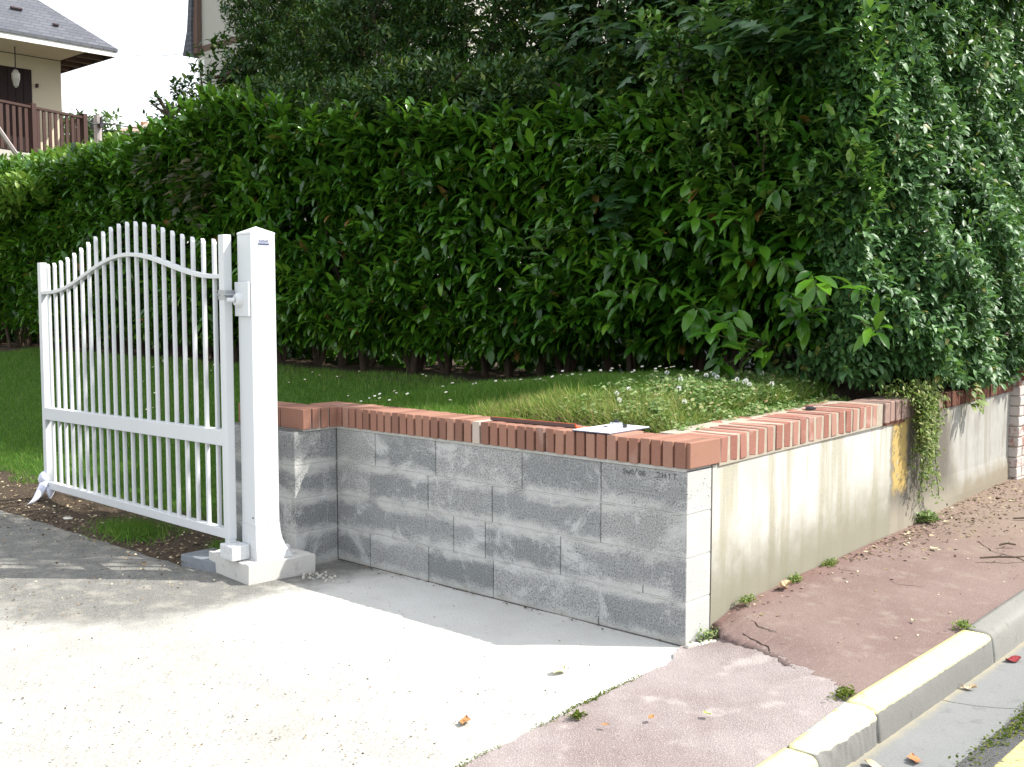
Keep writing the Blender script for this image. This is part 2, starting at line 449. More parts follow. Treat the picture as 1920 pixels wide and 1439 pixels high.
    g = k.mix(k.math('MULTIPLY', k.step(low, 0.16, 0.0), 0.9), g, (0.22, 0.19, 0.14))
    g = k.mix(k.math('MULTIPLY', k.step(k.math('ADD', low, k.math('MULTIPLY', big, 0.3)), 0.30, 0.42), k.math('MULTIPLY', k.step(strk, 0.48, 0.62), 0.55)), g, (0.23, 0.21, 0.19))
    c = k.mix(gz, c, g)
    k.bump(k.math('ADD', fine, k.math('MULTIPLY', mid, 0.7)), 0.35, 0.005)
    M['render'] = k.fin(c, 0.93, 0.12)

    k = N('whitewashed_brick')
    r = k.attr(); mid = k.noise(9, 5, 0.7); fine = k.noise(110, 3)
    w = k.step(k.math('ADD', mid, k.math('MULTIPLY', k.math('SUBTRACT', r, 0.5), 0.15)), 0.64, 0.52)
    c = k.mix(w, (0.30, 0.17, 0.14), k.mix(fine, (0.42, 0.37, 0.35), (0.52, 0.48, 0.46)))
    k.bump(mid, 0.4, 0.01)
    M['whitebrick'] = k.fin(c, 0.93, 0.1)

    def paint(name, c0, c1, rough):
        k = N(name)
        c = k.mix(k.noise(6, 4), c0, c1)
        zc = k.xyz()[2]
        g_ = k.math('MULTIPLY', k.step(k.math('ADD', zc, k.math('MULTIPLY', k.noise(9, 5, 0.7), 0.35)), 0.50, 0.12), k.step(k.noise(45, 4, 0.75), 0.42, 0.66))
        c = k.mix(k.math('MULTIPLY', g_, 0.45), c, (0.34, 0.31, 0.26))
        c = k.mix(k.math('MULTIPLY', k.step(k.noise(30, 4, 0.7, k.scale(1, 1, .2)), 0.56, 0.75), 0.16), c, (0.40, 0.40, 0.37))
        k.bump(k.noise(40, 2), 0.03, 0.002)
        return k.fin(c, rough, 0.45)
    M['white'] = paint('white_lacquered_metal', (0.56, 0.58, 0.60), (0.61, 0.625, 0.635), 0.36)
    M['steel'] = plain('galvanised_steel', (0.42, 0.43, 0.45), 0.42, 0.5, 0.75, 0.2, 30)
    M['plate_dark'] = plain('plate_ink', (0.045, 0.06, 0.16), 0.4, 0.4)
    M['plate_grey'] = plain('plate_silver', (0.42, 0.44, 0.50), 0.4, 0.4)
    k, c = stone('plinth_concrete', (0.47, 0.455, 0.43), (0.56, 0.55, 0.525), 2.0, 0.25)
    M['plinth'] = k.fin(c, 0.92, 0.15)
    M['slab'] = plain('grey_slab', (0.20, 0.215, 0.235), 0.85, 0.2, var=0.25, sc=14, bump=0.3)
    M['cloth'] = plain('lilac_white_cloth', (0.62, 0.64, 0.74), 0.9, 0.1, var=0.18, sc=14)
    M['pencil'] = plain('dark_pencil', (0.085, 0.085, 0.095), 0.9, 0.1)

    # soil / lawn base
    k = N('garden_soil_and_turf')
    x = k.xyz(); mid = k.noise(5, 6, 0.7); fine = k.noise(70, 4, 0.7)
    soil = k.mix(k.step(fine, 0.35, 0.7), (0.045, 0.032, 0.022), (0.105, 0.082, 0.062))
    soil = k.mix(k.math('MULTIPLY', k.step(k.vor(45), 0.14, 0.07), k.step(k.noise(23, 2), 0.5, 0.6)), soil, (0.40, 0.36, 0.31))
    turf = k.mix(k.noise(30, 4), (0.030, 0.075, 0.012), (0.06, 0.12, 0.02))
    e = k.math('ADD', x[1], k.math('MULTIPLY', k.math('SUBTRACT', mid, 0.5), 0.5))
    f = k.step(e, -0.12, 0.06)
    f = k.math('MULTIPLY', f, k.step(e, 2.25, 2.0))
    c = k.mix(f, soil, turf)
    k.bump(fine, 0.6, 0.02)
    M['soil'] = k.fin(c, 0.95, 0.1)
    M['earth'] = plain('dry_dug_earth', (0.16, 0.115, 0.075), 0.95, 0.1, var=0.4, sc=30, bump=0.6)
    M['ground'] = plain('meadow_ground', (0.07, 0.10, 0.035), 0.95, 0.1, var=0.3, sc=1)

    def leaf(name, stops, rough=0.38, spec=0.5, trans=0.22, tcol=(0.16, 0.30, 0.03), vein=False):
        k = N(name)
        c = k.ramp(k.attr(), stops)
        c = k.mix(k.math('MULTIPLY', k.noise(55, 2), 0.35), c, tuple(t * 0.6 for t in stops[0][1]))
        k.setin(k.b.inputs['Base Color'], c); k.b.inputs['Roughness'].default_value = rough; k.b.inputs['Specular IOR Level'].default_value = spec
        tr = k.n('ShaderNodeBsdfTranslucent'); k.setin(tr.inputs['Color'], k.mix(0.5, c, tcol))
        mx = k.n('ShaderNodeMixShader'); mx.inputs[0].default_value = trans
        k.l(k.b.outputs[0], mx.inputs[1]); k.l(tr.outputs[0], mx.inputs[2]); k.l(mx.outputs[0], k.out.inputs['Surface'])
        return k.m
    M['laurel'] = leaf('laurel_leaf', [(0, (0.012, 0.050, 0.006)), (0.4, (0.040, 0.135, 0.010)), (0.75, (0.095, 0.24, 0.016)), (0.97, (0.19, 0.36, 0.03)), (1, (0.20, 0.11, 0.03))], 0.27, 0.42, 0.24)
    M['laurel_far'] = leaf('sunlit_laurel_leaf', [(0, (0.05, 0.14, 0.014)), (0.6, (0.13, 0.26, 0.03)), (1, (0.30, 0.42, 0.08))], 0.36, 0.45, 0.3)  # brighter copy of the laurel leaf, sunlit tone painted into the colour
    M['privet'] = leaf('small_glossy_leaf', [(0, (0.024, 0.080, 0.024)), (0.5, (0.075, 0.185, 0.052)), (0.9, (0.17, 0.33, 0.11)), (1, (0.24, 0.22, 0.05))], 0.48, 0.5, 0.24)
    M['shrub'] = leaf('fresh_shrub_leaf', [(0, (0.022, 0.075, 0.014)), (0.5, (0.07, 0.18, 0.028)), (0.9, (0.16, 0.32, 0.05)), (1, (0.28, 0.38, 0.09))], 0.33, 0.45, 0.25)
    M['conifer'] = leaf('fine_evergreen_leaf', [(0, (0.010, 0.040, 0.009)), (0.55, (0.028, 0.085, 0.014)), (0.85, (0.06, 0.135, 0.020)), (1, (0.20, 0.24, 0.05))], 0.5, 0.35, 0.15)
    M['sycamore'] = leaf('lobed_leaf', [(0, (0.018, 0.060, 0.020)), (0.6, (0.035, 0.100, 0.030)), (1, (0.065, 0.15, 0.04))], 0.42, 0.4, 0.25)
    M['reddish'] = leaf('bronze_lobed_leaf', [(0, (0.025, 0.035, 0.012)), (0.6, (0.05, 0.055, 0.02)), (1, (0.12, 0.085, 0.03))], 0.5, 0.3, 0.25)
    M['ash'] = leaf('pinnate_leaf', [(0, (0.03, 0.09, 0.018)), (1, (0.07, 0.17, 0.035))], 0.42, 0.4, 0.25)
    M['creeper'] = leaf('creeper_leaf', [(0, (0.08, 0.14, 0.02)), (0.6, (0.17, 0.25, 0.045)), (1, (0.36, 0.37, 0.13))], 0.5, 0.3, 0.3)
    M['grass'] = leaf('grass_blade', [(0, (0.048, 0.135, 0.014)), (0.6, (0.115, 0.245, 0.030)), (0.95, (0.20, 0.31, 0.06)), (1, (0.36, 0.34, 0.13))], 0.55, 0.25, 0.35)
    M['drygrass'] = leaf('dry_grass_blade', [(0, (0.13, 0.27, 0.03)), (0.5, (0.28, 0.36, 0.08)), (0.8, (0.42, 0.40, 0.15)), (1, (0.50, 0.40, 0.20))], 0.6, 0.2, 0.3, (0.3, 0.3, 0.1))
    M['clover'] = leaf('clover_leaf', [(0, (0.09, 0.17, 0.04)), (0.6, (0.20, 0.30, 0.10)), (0.9, (0.36, 0.42, 0.20)), (1, (0.42, 0.30, 0.16))], 0.5, 0.3, 0.25)
    M['tree_far'] = leaf('distant_leaf', [(0, (0.03, 0.07, 0.02)), (1, (0.09, 0.15, 0.05))], 0.5, 0.3, 0.3)
    M['bark'] = plain('bark', (0.075, 0.055, 0.040), 0.9, 0.15, var=0.4, sc=20, bump=0.6)
    M['twig'] = plain('green_twig', (0.075, 0.085, 0.03), 0.8, 0.2, var=0.3, sc=20)
    M['petal'] = plain('white_petal', (0.80, 0.80, 0.78), 0.7, 0.2, var=0.05)
    M['pollen'] = plain('yellow_flower_eye', (0.70, 0.48, 0.04), 0.8, 0.2)
    M['stem'] = plain('flower_stem', (0.06, 0.13, 0.03), 0.7, 0.2)
    def litter(name, stops):
        k = N(name); return k.fin(k.ramp(k.attr(), stops), 0.85, 0.15)
    M['litter'] = litter('leaf_litter', [(0, (0.07, 0.05, 0.035)), (0.4, (0.16, 0.12, 0.08)), (0.75, (0.32, 0.25, 0.15)), (1, (0.55, 0.50, 0.36))])
    M['speck'] = litter('driveway_debris', [(0, (0.04, 0.035, 0.028)), (0.5, (0.12, 0.095, 0.07)), (0.85, (0.26, 0.20, 0.13)), (1, (0.5, 0.47, 0.4))])
    M['rubble'] = plain('crumbled_mortar', (0.47, 0.45, 0.41), 0.95, 0.1, var=0.3, sc=30)
    for nm, c in (('leaf_brown', (0.33, 0.17, 0.07)), ('leaf_red', (0.22, 0.03, 0.035)), ('leaf_orange', (0.42, 0.17, 0.08)), ('leaf_tan', (0.55, 0.42, 0.27)), ('leaf_pale', (0.60, 0.60, 0.36)), ('leaf_lime', (0.28, 0.36, 0.07))):
        M[nm] = plain(nm, c, 0.75, 0.2, var=0.3, sc=40)
    M['moss'] = leaf('moss', [(0, (0.05, 0.08, 0.01)), (0.6, (0.11, 0.14, 0.02)), (1, (0.20, 0.20, 0.05))], 0.9, 0.1, 0.2)

    # houses
    k = N('slate_roof')
    x = k.xyz(); bt = k.n('ShaderNodeTexBrick')
    uv = k.n('ShaderNodeCombineXYZ'); k.l(k.math('ADD', x[0], x[1]), uv.inputs[0]); k.l(x[2], uv.inputs[1])
    k.l(uv.outputs[0], bt.inputs['Vector'])
    bt.inputs['Scale'].default_value = 1.0; bt.inputs['Brick Width'].default_value = 0.26; bt.inputs['Row Height'].default_value = 0.085
    bt.inputs['Mortar Size'].default_value = 0.014; bt.inputs['Mortar Smooth'].default_value = 0.4
    bt.inputs['Color1'].default_value = (0.060, 0.066, 0.085, 1); bt.inputs['Color2'].default_value = (0.095, 0.102, 0.125, 1); bt.inputs['Mortar'].default_value = (0.035, 0.038, 0.05, 1)
    c = k.mix(k.math('MULTIPLY', k.noise(1.4, 5, 0.65), 0.45), bt.outputs['Color'], (0.12, 0.125, 0.14))
    k.bump(bt.outputs['Fac'], -0.5, 0.02)
    M['slate'] = k.fin(c, 0.62, 0.35)
    M['fascia'] = plain('white_fascia', (0.80, 0.79, 0.76), 0.5, 0.3, var=0.04)
    M['beige'] = plain('beige_plaster', (0.60, 0.53, 0.40), 0.9, 0.15, var=0.07, sc=3, bump=0.2)
    M['shutter'] = plain('dark_red_brown_wood', (0.018, 0.008, 0.007), 0.6, 0.3, var=0.2)
    M['rail'] = plain('brown_painted_rail', (0.058, 0.030, 0.024), 0.55, 0.3, var=0.2)
    M['rafter'] = plain('dark_rafter', (0.06, 0.045, 0.05), 0.8, 0.2)
    M['lamp'] = plain('frosted_lamp_glass', (0.36, 0.34, 0.30), 0.3, 0.5)
    M['greywall'] = plain('grey_beige_plaster', (0.40, 0.385, 0.35), 0.9, 0.15, var=0.06, sc=2, bump=0.2)
    M['housebrick'] = plain('orange_house_brick', (0.44, 0.21, 0.14), 0.9, 0.15, var=0.25, sc=20)
    M['barge'] = plain('brown_barge_board', (0.13, 0.085, 0.07), 0.8, 0.2)
    M['pole'] = plain('concrete_pole', (0.36, 0.33, 0.32), 0.9, 0.2)
    M['wire'] = plain('black_wire', (0.04, 0.04, 0.045), 0.7, 0.3)
    M['tile'] = plain('faded_roof_tile', (0.42, 0.30, 0.24), 0.9, 0.15)
    M['paper'] = plain('white_paper', (0.78, 0.79, 0.82), 0.8, 0.2, var=0.03)
    M['board'] = plain('board_edge', (0.10, 0.09, 0.13), 0.6, 0.3)
    M['chrome'] = plain('bright_metal', (0.62, 0.66, 0.72), 0.22, 0.6, 0.9, 0.2)
    M['black'] = plain('black_plastic', (0.03, 0.03, 0.035), 0.45, 0.4)
    M['iron'] = plain('painted_iron_bar', (0.105, 0.065, 0.06), 0.6, 0.35, var=0.25, sc=30)
    M['primer'] = plain('orange_red_primer', (0.55, 0.10, 0.035), 0.6, 0.3, var=0.25, sc=30)
build_materials()

# ------------------------------------------------------------------ heights
def wall_ground(s):      # pavement along the wall foot
    s = np.asarray(s, float)
    return np.interp(s, [-1, 0.2, 1.15, 2.35, 2.93, 4.24, 30], [0.05, 0.085, 0.131, 0.165, 0.212, 0.262, 1.2])
def kerb_top(s):
    return np.interp(s, [-6, -1.75, -0.75, -0.30, 0.9, 2.1, 30], [-0.02, 0.0, 0.022, 0.058, 0.064, 0.100, 1.0])
def gutter_z(s):
    return np.interp(s, [-8, -0.3, 0.9, 2.1, 30], [-0.10, -0.062, -0.060, -0.030, 0.87])
def vnoise(x, y, seed=0):
    return (np.sin(x * 1.7 + seed) * np.cos(y * 2.3 - seed * 1.3) + 0.6 * np.sin(x * 4.1 + y * 2.9 + seed * 2) + 0.35 * np.sin(x * 8.3 - y * 9.7 + seed * 3)) / 1.95
def lawn_z(q, s):
    q = np.asarray(q, float); s = np.asarray(s, float)
    slope = 0.02 + 0.87 * ss(-0.35, 2.35, s)
    hi = 0.88 + 0.15 * ss(-3.6, -1.2, q) * ss(0.35, 1.4, s)
    bank = 0.035 * ss(-1.75, -1.35, q) * ss(0.42, 0.56, s) * ss(1.6, 0.9, s)
    trench = -0.22 * ss(-1.65, -1.25, q) * ss(-0.35, -0.55, q) * ss(0.50, 0.34, s)
    edge = -0.10 * ss(-0.6, -0.25, q) * ss(0.3, 0.7, s)
    top = hi + bank + trench + edge
    k = ss(-4.3, -2.72, q)
    k = np.where(q > -2.70, 1.0, k * ss(-0.15, 0.55, s))
    z = slope * (1 - k) + top * k
    z = z + 0.018 * vnoise(q * 2, s * 2, 1.0)
    z = np.where(q > -0.42, np.minimum(z, 0.915), z)
    return z

def grid_obj(name, qs, ss_, zf, mat, skip=None):
    Q, S = np.meshgrid(qs, ss_, indexing='ij')
    Z = zf(Q, S)
    n, m = Q.shape
    V = np.stack([Q.ravel(), S.ravel(), Z.ravel()], 1)
    i = np.arange(n - 1)[:, None] * m + np.arange(m - 1)[None, :]
    F = np.stack([i, i + m, i + m + 1, i + 1], -1).reshape(-1, 4)
    if skip is not None:
        cq = V[F].mean(1); F = F[~skip(cq[:, 0], cq[:, 1])]
    me = np_mesh(name, V, [F], smooth=True)
    return props(link(name, me, mat), kind='structure')

# ------------------------------------------------------------------ the setting
def setting():
    m = MB(); m.add([(-400, -400, -0.45), (400, -400, -0.45), (400, 400, -0.45), (-400, 400, -0.45)], [(0, 1, 2, 3)])
    props(obj('ground', m, M['ground']), kind='structure')
    # driveway
    def dz(q, s): return 0.004 * vnoise(q * 3, s * 3, 2) - 0.004
    grid_obj('driveway', np.linspace(-16, 0.6, 170), np.linspace(-9, 0.0, 90), lambda q, s: dz(q, s), M['drive'])
    # edge between driveway and apron is irregular: apron sheet lies 4 mm higher and has its own ragged edge
    ragged = lambda s: 0.085 + 0.012 * np.sin(s * 3.0) + 0.004 * np.sin(s * 23.0 + 1) + 0.004 * np.sin(s * 61.0) + np.clip(-s - 0.2, 0, 3) * 0.045 - 0.10 * ss(-0.28, 0.02, s)
    CRK = rng.uniform(-.012, .012, 70) + np.repeat(rng.uniform(-.012, .012, 14), 5)
    crack_s = lambda q: np.interp(q, [0.0, 0.15, 0.35, 0.55, 0.75, 0.92, 1.0], [0.23, 0.10, 0.05, -0.06, -0.13, -0.27, -0.30]) + np.interp(np.asarray(q, float) * 60, np.arange(70), CRK)
    ap_z = lambda q, s: 0.004 + ss(0.1, 0.92, q) * (kerb_top(s) - 0.004) + 0.045 * ss(-0.22, 0.20, s) * ss(-0.02, 0.22, q) * ss(.95, .5, q)
    u = np.linspace(0, 1, 30)
    srow = np.concatenate([np.linspace(-9, -2.2, 40), np.linspace(-2.15, 0.30, 260)])
    V = []; F = []
    for s in srow:
        q0 = float(ragged(s)); q1 = 0.915
        for t in u:
            q = q0 + (q1 - q0) * t
            V.append((q, s, float(ap_z(q, s)) + 0.002 * math.sin(q * 40) * math.sin(s * 37)))
    n = len(u)
    for i in range(len(srow) - 1):
        for j in range(n - 1):
            qc = V[i * n + j][0]; sc_ = V[(i + 1) * n + j][1]
            if sc_ > crack_s(qc) + 0.03: continue
            F.append((i * n + j, i * n + j + 1, (i + 1) * n + j + 1, (i + 1) * n + j))
    me = np_mesh('apron', np.array(V), [np.array(F)], smooth=True)
    props(link('crossing_apron', me, M['grit']), kind='structure')
    # pavement: raised pink tarmac slab with broken near edge
    V = []; F = []
    us = np.linspace(0, 1, 90); ts = np.concatenate([np.linspace(0, 1, 60) ** 1.0 * 3.0, 3.0 + np.linspace(0.1, 22, 60)])
    for uq in us:
        q = 0.0 + uq * 0.915
        s0 = float(crack_s(q))
        for t in ts:
            s = s0 + t
            z = float(wall_ground(s)) * (1 - uq) + float(kerb_top(s)) * uq
            z -= 0.035 * (1 - ss(0, 0.22, t)) * (1 - uq) ** 0.7
            z += 0.003 * math.sin(q * 13 + s * 3) * math.sin(s * 5) + random.uniform(-.0015, .0015) * (t < .25) + 0.004 * ss(0.9, 0.6, uq)
            V.append((q, s, z))
    n = len(ts)
    for i in range(len(us) - 1):
        for j in range(n - 1):
            F.append((i * n + j, (i + 1) * n + j, (i + 1) * n + j + 1, i * n + j + 1))
    # broken edge face
    o = len(V)
    for i in range(len(us)):
        x_, y_, z_ = V[i * n]
        V.append((x_, y_ + 0.006 * math.sin(i * 2.1), -0.03))
    for i in range(len(us) - 1):
        F.append((o + i, o + i + 1, (i + 1) * n, i * n))
    me = np_mesh('pavement', np.array(V), [np.array(F)], smooth=False)
    props(link('pavement', me, M['pink']), kind='structure')
    # cracks in the tarmac
    def pz(q, s): return float(wall_ground(s)) * (1 - q / .915) + float(kerb_top(s)) * (q / .915)
    m = MB()
    def crack(pts, w):
        P = []
        for i in range(len(pts) - 1):
            for t in np.linspace(0, 1, 7)[:-1]:
                P.append(((pts[i][0] * (1 - t) + pts[i + 1][0] * t) + random.uniform(-.006, .006), (pts[i][1] * (1 - t) + pts[i + 1][1] * t) + random.uniform(-.006, .006)))
        P.append(pts[-1])
        V = []
        for i, p in enumerate(P):
            a = P[max(i - 1, 0)]; b = P[min(i + 1, len(P) - 1)]
            dx, dy = b[0] - a[0], b[1] - a[1]; L_ = math.hypot(dx, dy) + 1e-6
            ww = w * random.uniform(.4, 1.2) * (0.3 if i in (0, len(P) - 1) else 1)
            for sg in (-1, 1):
                q, s = p[0] - dy / L_ * ww * sg, p[1] + dx / L_ * ww * sg
                V.append((q, s, pz(q, s) + .0045 - 0.035 * (1 - float(ss(0, 0.22, s - float(crack_s(q))))) * max(0, 1 - q / .915) ** 0.7))
        m.add(V, [(2 * i, 2 * i + 1, 2 * i + 3, 2 * i + 2) for i in range(len(P) - 1)])
    crack([(.05, .30), (.16, .19), (.27, .13), (.36, .10), (.42, .02)], .004)
    crack([(.10, .34), (.22, .26), (.33, .24)], .003)
    crack([(.42, 2.45), (.55, 2.30), (.70, 2.28), (.88, 2.15)], .004)
    crack([(.10, 1.3), (.25, 1.38), (.42, 1.30), (.55, 1.36)], .002)
    props(obj('pavement_crack', m, M['crack']), kind='structure')
    # gutter and road
    sg = np.concatenate([np.linspace(-8, 6, 60), np.linspace(6.5, 30, 30)])
    grid_obj('gutter', np.linspace(1.0, 1.335, 5), sg, lambda q, s: gutter_z(s) - 0.012 * np.sin((q - 1.0) / 0.335 * math.pi), M['gutter'])
    grid_obj('road', np.linspace(1.337, 9, 20), sg, lambda q, s: gutter_z(s) + 0.006 + 0.02 * (q - 1.33), M['asphalt'])
    # lawn and soil
    qs = np.concatenate([np.linspace(-40, -12, 24), np.linspace(-11.8, -2.9, 110), [-2.72, -2.66], np.linspace(-2.6, -0.2, 70)])
    sv = np.concatenate([np.linspace(-0.85, 2.6, 90), np.linspace(3, 40, 24)])
    def lz(q, s):
        z = lawn_z(q, s)
        rag = 0.10 * vnoise(q * 2.2, s, 4)
        z = np.where((q < -2.9) & (s < -0.35 + rag), 0.012 + 0.05 * ss(-0.85, -0.3, s) + 0.01 * vnoise(q * 9, s * 9, 3) - 0.06 * ss(-0.66, -0.84, s), z)
        return z
    grid_obj('lawn', qs, sv, lz, M['soil'], skip=lambda q, s: ((q > -3.1) & (s < 0.16)))
setting()

# ------------------------------------------------------------------ walls
def coping_row(mb, along, n0, n1, pitch, wid, c0, c1, z0, z1, axis, jit=0.0015, rfun=None):
    k = n0
    while k + wid <= n1 + 1e-6:
        r = random.random() if rfun is None else rfun(k)
        a = random.uniform(-0.012, 0.012); dz = random.uniform(-0.0015, 0.002); dc = random.uniform(-0.002, 0.002)
        if axis == 'q': mb.box(k, k + wid, c0 + dc, c1 + dc, z0(k) + dz, z1(k) + dz, r, a, jit)
        else: mb.box(c0 + dc, c1 + dc, k, k + wid, z0(k) + dz, z1(k) + dz, r, a, jit)
        k += pitch

def block_wall():
    R = root('block_wall', (0, 0, 0), 'grey cinder block garden wall with open-jointed brick coping behind the pale driveway', 'wall')
    m = MB()
    rows = [(0.603, 0.797, [-2.5, -2.15, -1.64, -1.0, -0.49, 0]), (0.403, 0.597, [-2.5, -2.2, -1.7, -1.21, -0.49, 0]),
            (0.203, 0.397, [-2.5, -2.0, -1.5, -1.26, -0.74, -0.24, 0]), (0.0, 0.197, [-2.5, -2.2, -1.7, -1.2, -0.5, 0])]
    for i, (z0, z1, js) in enumerate(rows):
        z0 = max(z0, -0.2 if i == 3 else z0)
        for a, b in zip(js[:-1], js[1:]):
            dy = random.uniform(-0.0015, 0.002)
            e = 0.0025 if b < 0 else 0.0
            m.box(a + (0.0025 if a > -2.5 else 0.0), b - e, dy, 0.2 + dy, z0, z1, None)
    # return towards the gate post (its face at q=-2.5 looks right)
    for i, (z0, z1, js) in enumerate(rows):
        if i == 3: z0 = -0.2
        dx = random.uniform(-0.001, 0.002)
        m.box(-2.70, -2.5015 + dx, -0.311, -0.0035, z0, z1, None)
        m.box(-3.2, -2.703, -0.311 + random.uniform(0, .004), -0.115, z0, z1, None)
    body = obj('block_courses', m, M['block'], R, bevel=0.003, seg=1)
    m = MB()
    m.box(-2.697, -0.006, 0.006, 0.19, -0.2, 0.801)
    m.box(-2.695, -2.506, -0.304, 0.005, -0.2, 0.801)
    m.box(-3.19, -2.70, -0.304, -0.12, -0.2, 0.801)
    obj('dry_joints', m, M['joint'], R)
    m = MB()
    for z in (0.2, 0.4, 0.6):
        m.box(-2.698, -0.0015, 0.0012, 0.195, z - 0.0031, z + 0.0031, 0.9)
        m.box(-2.697, -2.5025, -0.3095, 0.0011, z - 0.0030, z + 0.0030, 0.9)
        m.box(-3.19, -2.699, -0.3094, -0.12, z - 0.0029, z + 0.0029, 0.9)
    for i, (z0, z1, js) in enumerate(rows[1:]):
        for b in js[1:-1]:
            if random.random() < .5: m.box(b - .0032, b + .0032, 0.0014, 0.1, max(z0, 0) + random.uniform(0, .05), z1, 0.8)
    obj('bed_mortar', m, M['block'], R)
    # cement smears squeezed from bed joints
    m = MB()
    for z in (0.2, 0.4, 0.6):
        x = -2.48
        while x < -0.04:
            l = random.uniform(0.02, 0.10); h = random.uniform(0.003, 0.008)
            if random.random() < 0.55:
                m.hull8([(x, -0.0032, z - h * .5), (x + l, -0.0032, z - h * .3), (x + l, 0.01, z - h * .4), (x, 0.01, z - h), (x + l * .2, -0.0030, z + h * .6), (x + l * .8, -0.0030, z + h * .5), (x + l, 0.01, z + h), (x, 0.01, z + h)])
            x += l + random.uniform(0.0, 0.08)
    obj('cement_smear', m, M['mortar'], R)
    # coping
    m = MB()
    z0 = lambda k: 0.812; z1 = lambda k: 0.930
    k = -2.47
    def rf(k):
        if -1.36 < k < -1.30: return 1.0
        return random.uniform(0.0, 0.95)
    coping_row(m, 'q', -2.49, -0.004, 0.0640, 0.0510, -0.016, 0.212, z0, z1, 'q', rfun=rf)
    # return: four brick ends then the big stretcher
    for s0 in (-0.066, -0.130, -0.194):
        m.box(-2.70, -2.478, s0, s0 + 0.052, 0.812, 0.930, None, random.uniform(-.01, .01), 0.001)
    m.box(-2.70, -2.478, -0.262, -0.205, 0.812, 0.930, 0.6)
    for q0 in (-2.76, -2.824, -2.888, -2.952, -3.016, -3.08, -3.144):
        m.box(q0, q0 + 0.052, -0.262, -0.04, 0.812, 0.930, None, random.uniform(-.01, .01), 0.001)
    for q0 in (-2.76, -2.70, -2.64, -2.58):
        m.box(q0, q0 + 0.052, -0.004, 0.212, 0.812, 0.929, None, 0, 0.001)
    obj('brick_coping', m, M['brick'], R, bevel=0.003, seg=2)
    m = MB()
    m.box(-2.72, -0.012, 0.008, 0.200, 0.799, 0.9255)
    m.box(-2.695, -2.492, -0.248, 0.007, 0.799, 0.9255)
    m.box(-3.14, -2.70, -0.248, -0.05, 0.799, 0.9255)
    m.box(-2.51, -0.006, -0.006, 0.2, 0.7975, 0.8125)
    obj('coping_mortar', m, M['mortar'], R)
    # faint pencil scribble under the coping at the right end
    m = MB()
    def stroke(pts, ox, oz, sc):
        m.tube([(ox + x * sc, -0.0035, oz + y * sc) for x, y in pts], 0.0016, 4)
    glyph = {
        'S': [(0.8, 1), (0.2, .95), (0.1, .65), (0.8, .45), (0.7, .05), (0.1, .0)], 'w': [(0, .7), (.25, 0), (.45, .55), (.7, 0), (.95, .75)],
        '/': [(0, -.1), (.6, 1.1)], 'O': [(.5, 1), (.1, .7), (.15, .1), (.6, 0), (.85, .5), (.5, 1)], 'B': [(.1, 0), (.15, 1), (.7, .85), (.2, .55), (.8, .3), (.1, 0)],
        '2': [(.1, .8), (.5, 1), (.75, .7), (.1, .0), (.85, .05)], 'H': [(.1, 0), (.1, 1), (.1, .5), (.7, .5), (.7, 1), (.7, 0)], '1': [(.3, .7), (.5, 1), (.5, 0)],
        'T': [(0, 1), (.9, 1), (.45, 1), (.45, 0)]}
    ox = -0.36
    for ch in 'SwO/OB':
        stroke(glyph[ch], ox, 0.757, 0.022 if ch != '/' else 0.026); ox += 0.023
    ox = -0.165
    for ch in '2H1T':
        stroke(glyph[ch], ox, 0.757, 0.026); ox += 0.029
    obj('pencil_marks', m, M['pencil'], R)
block_wall()

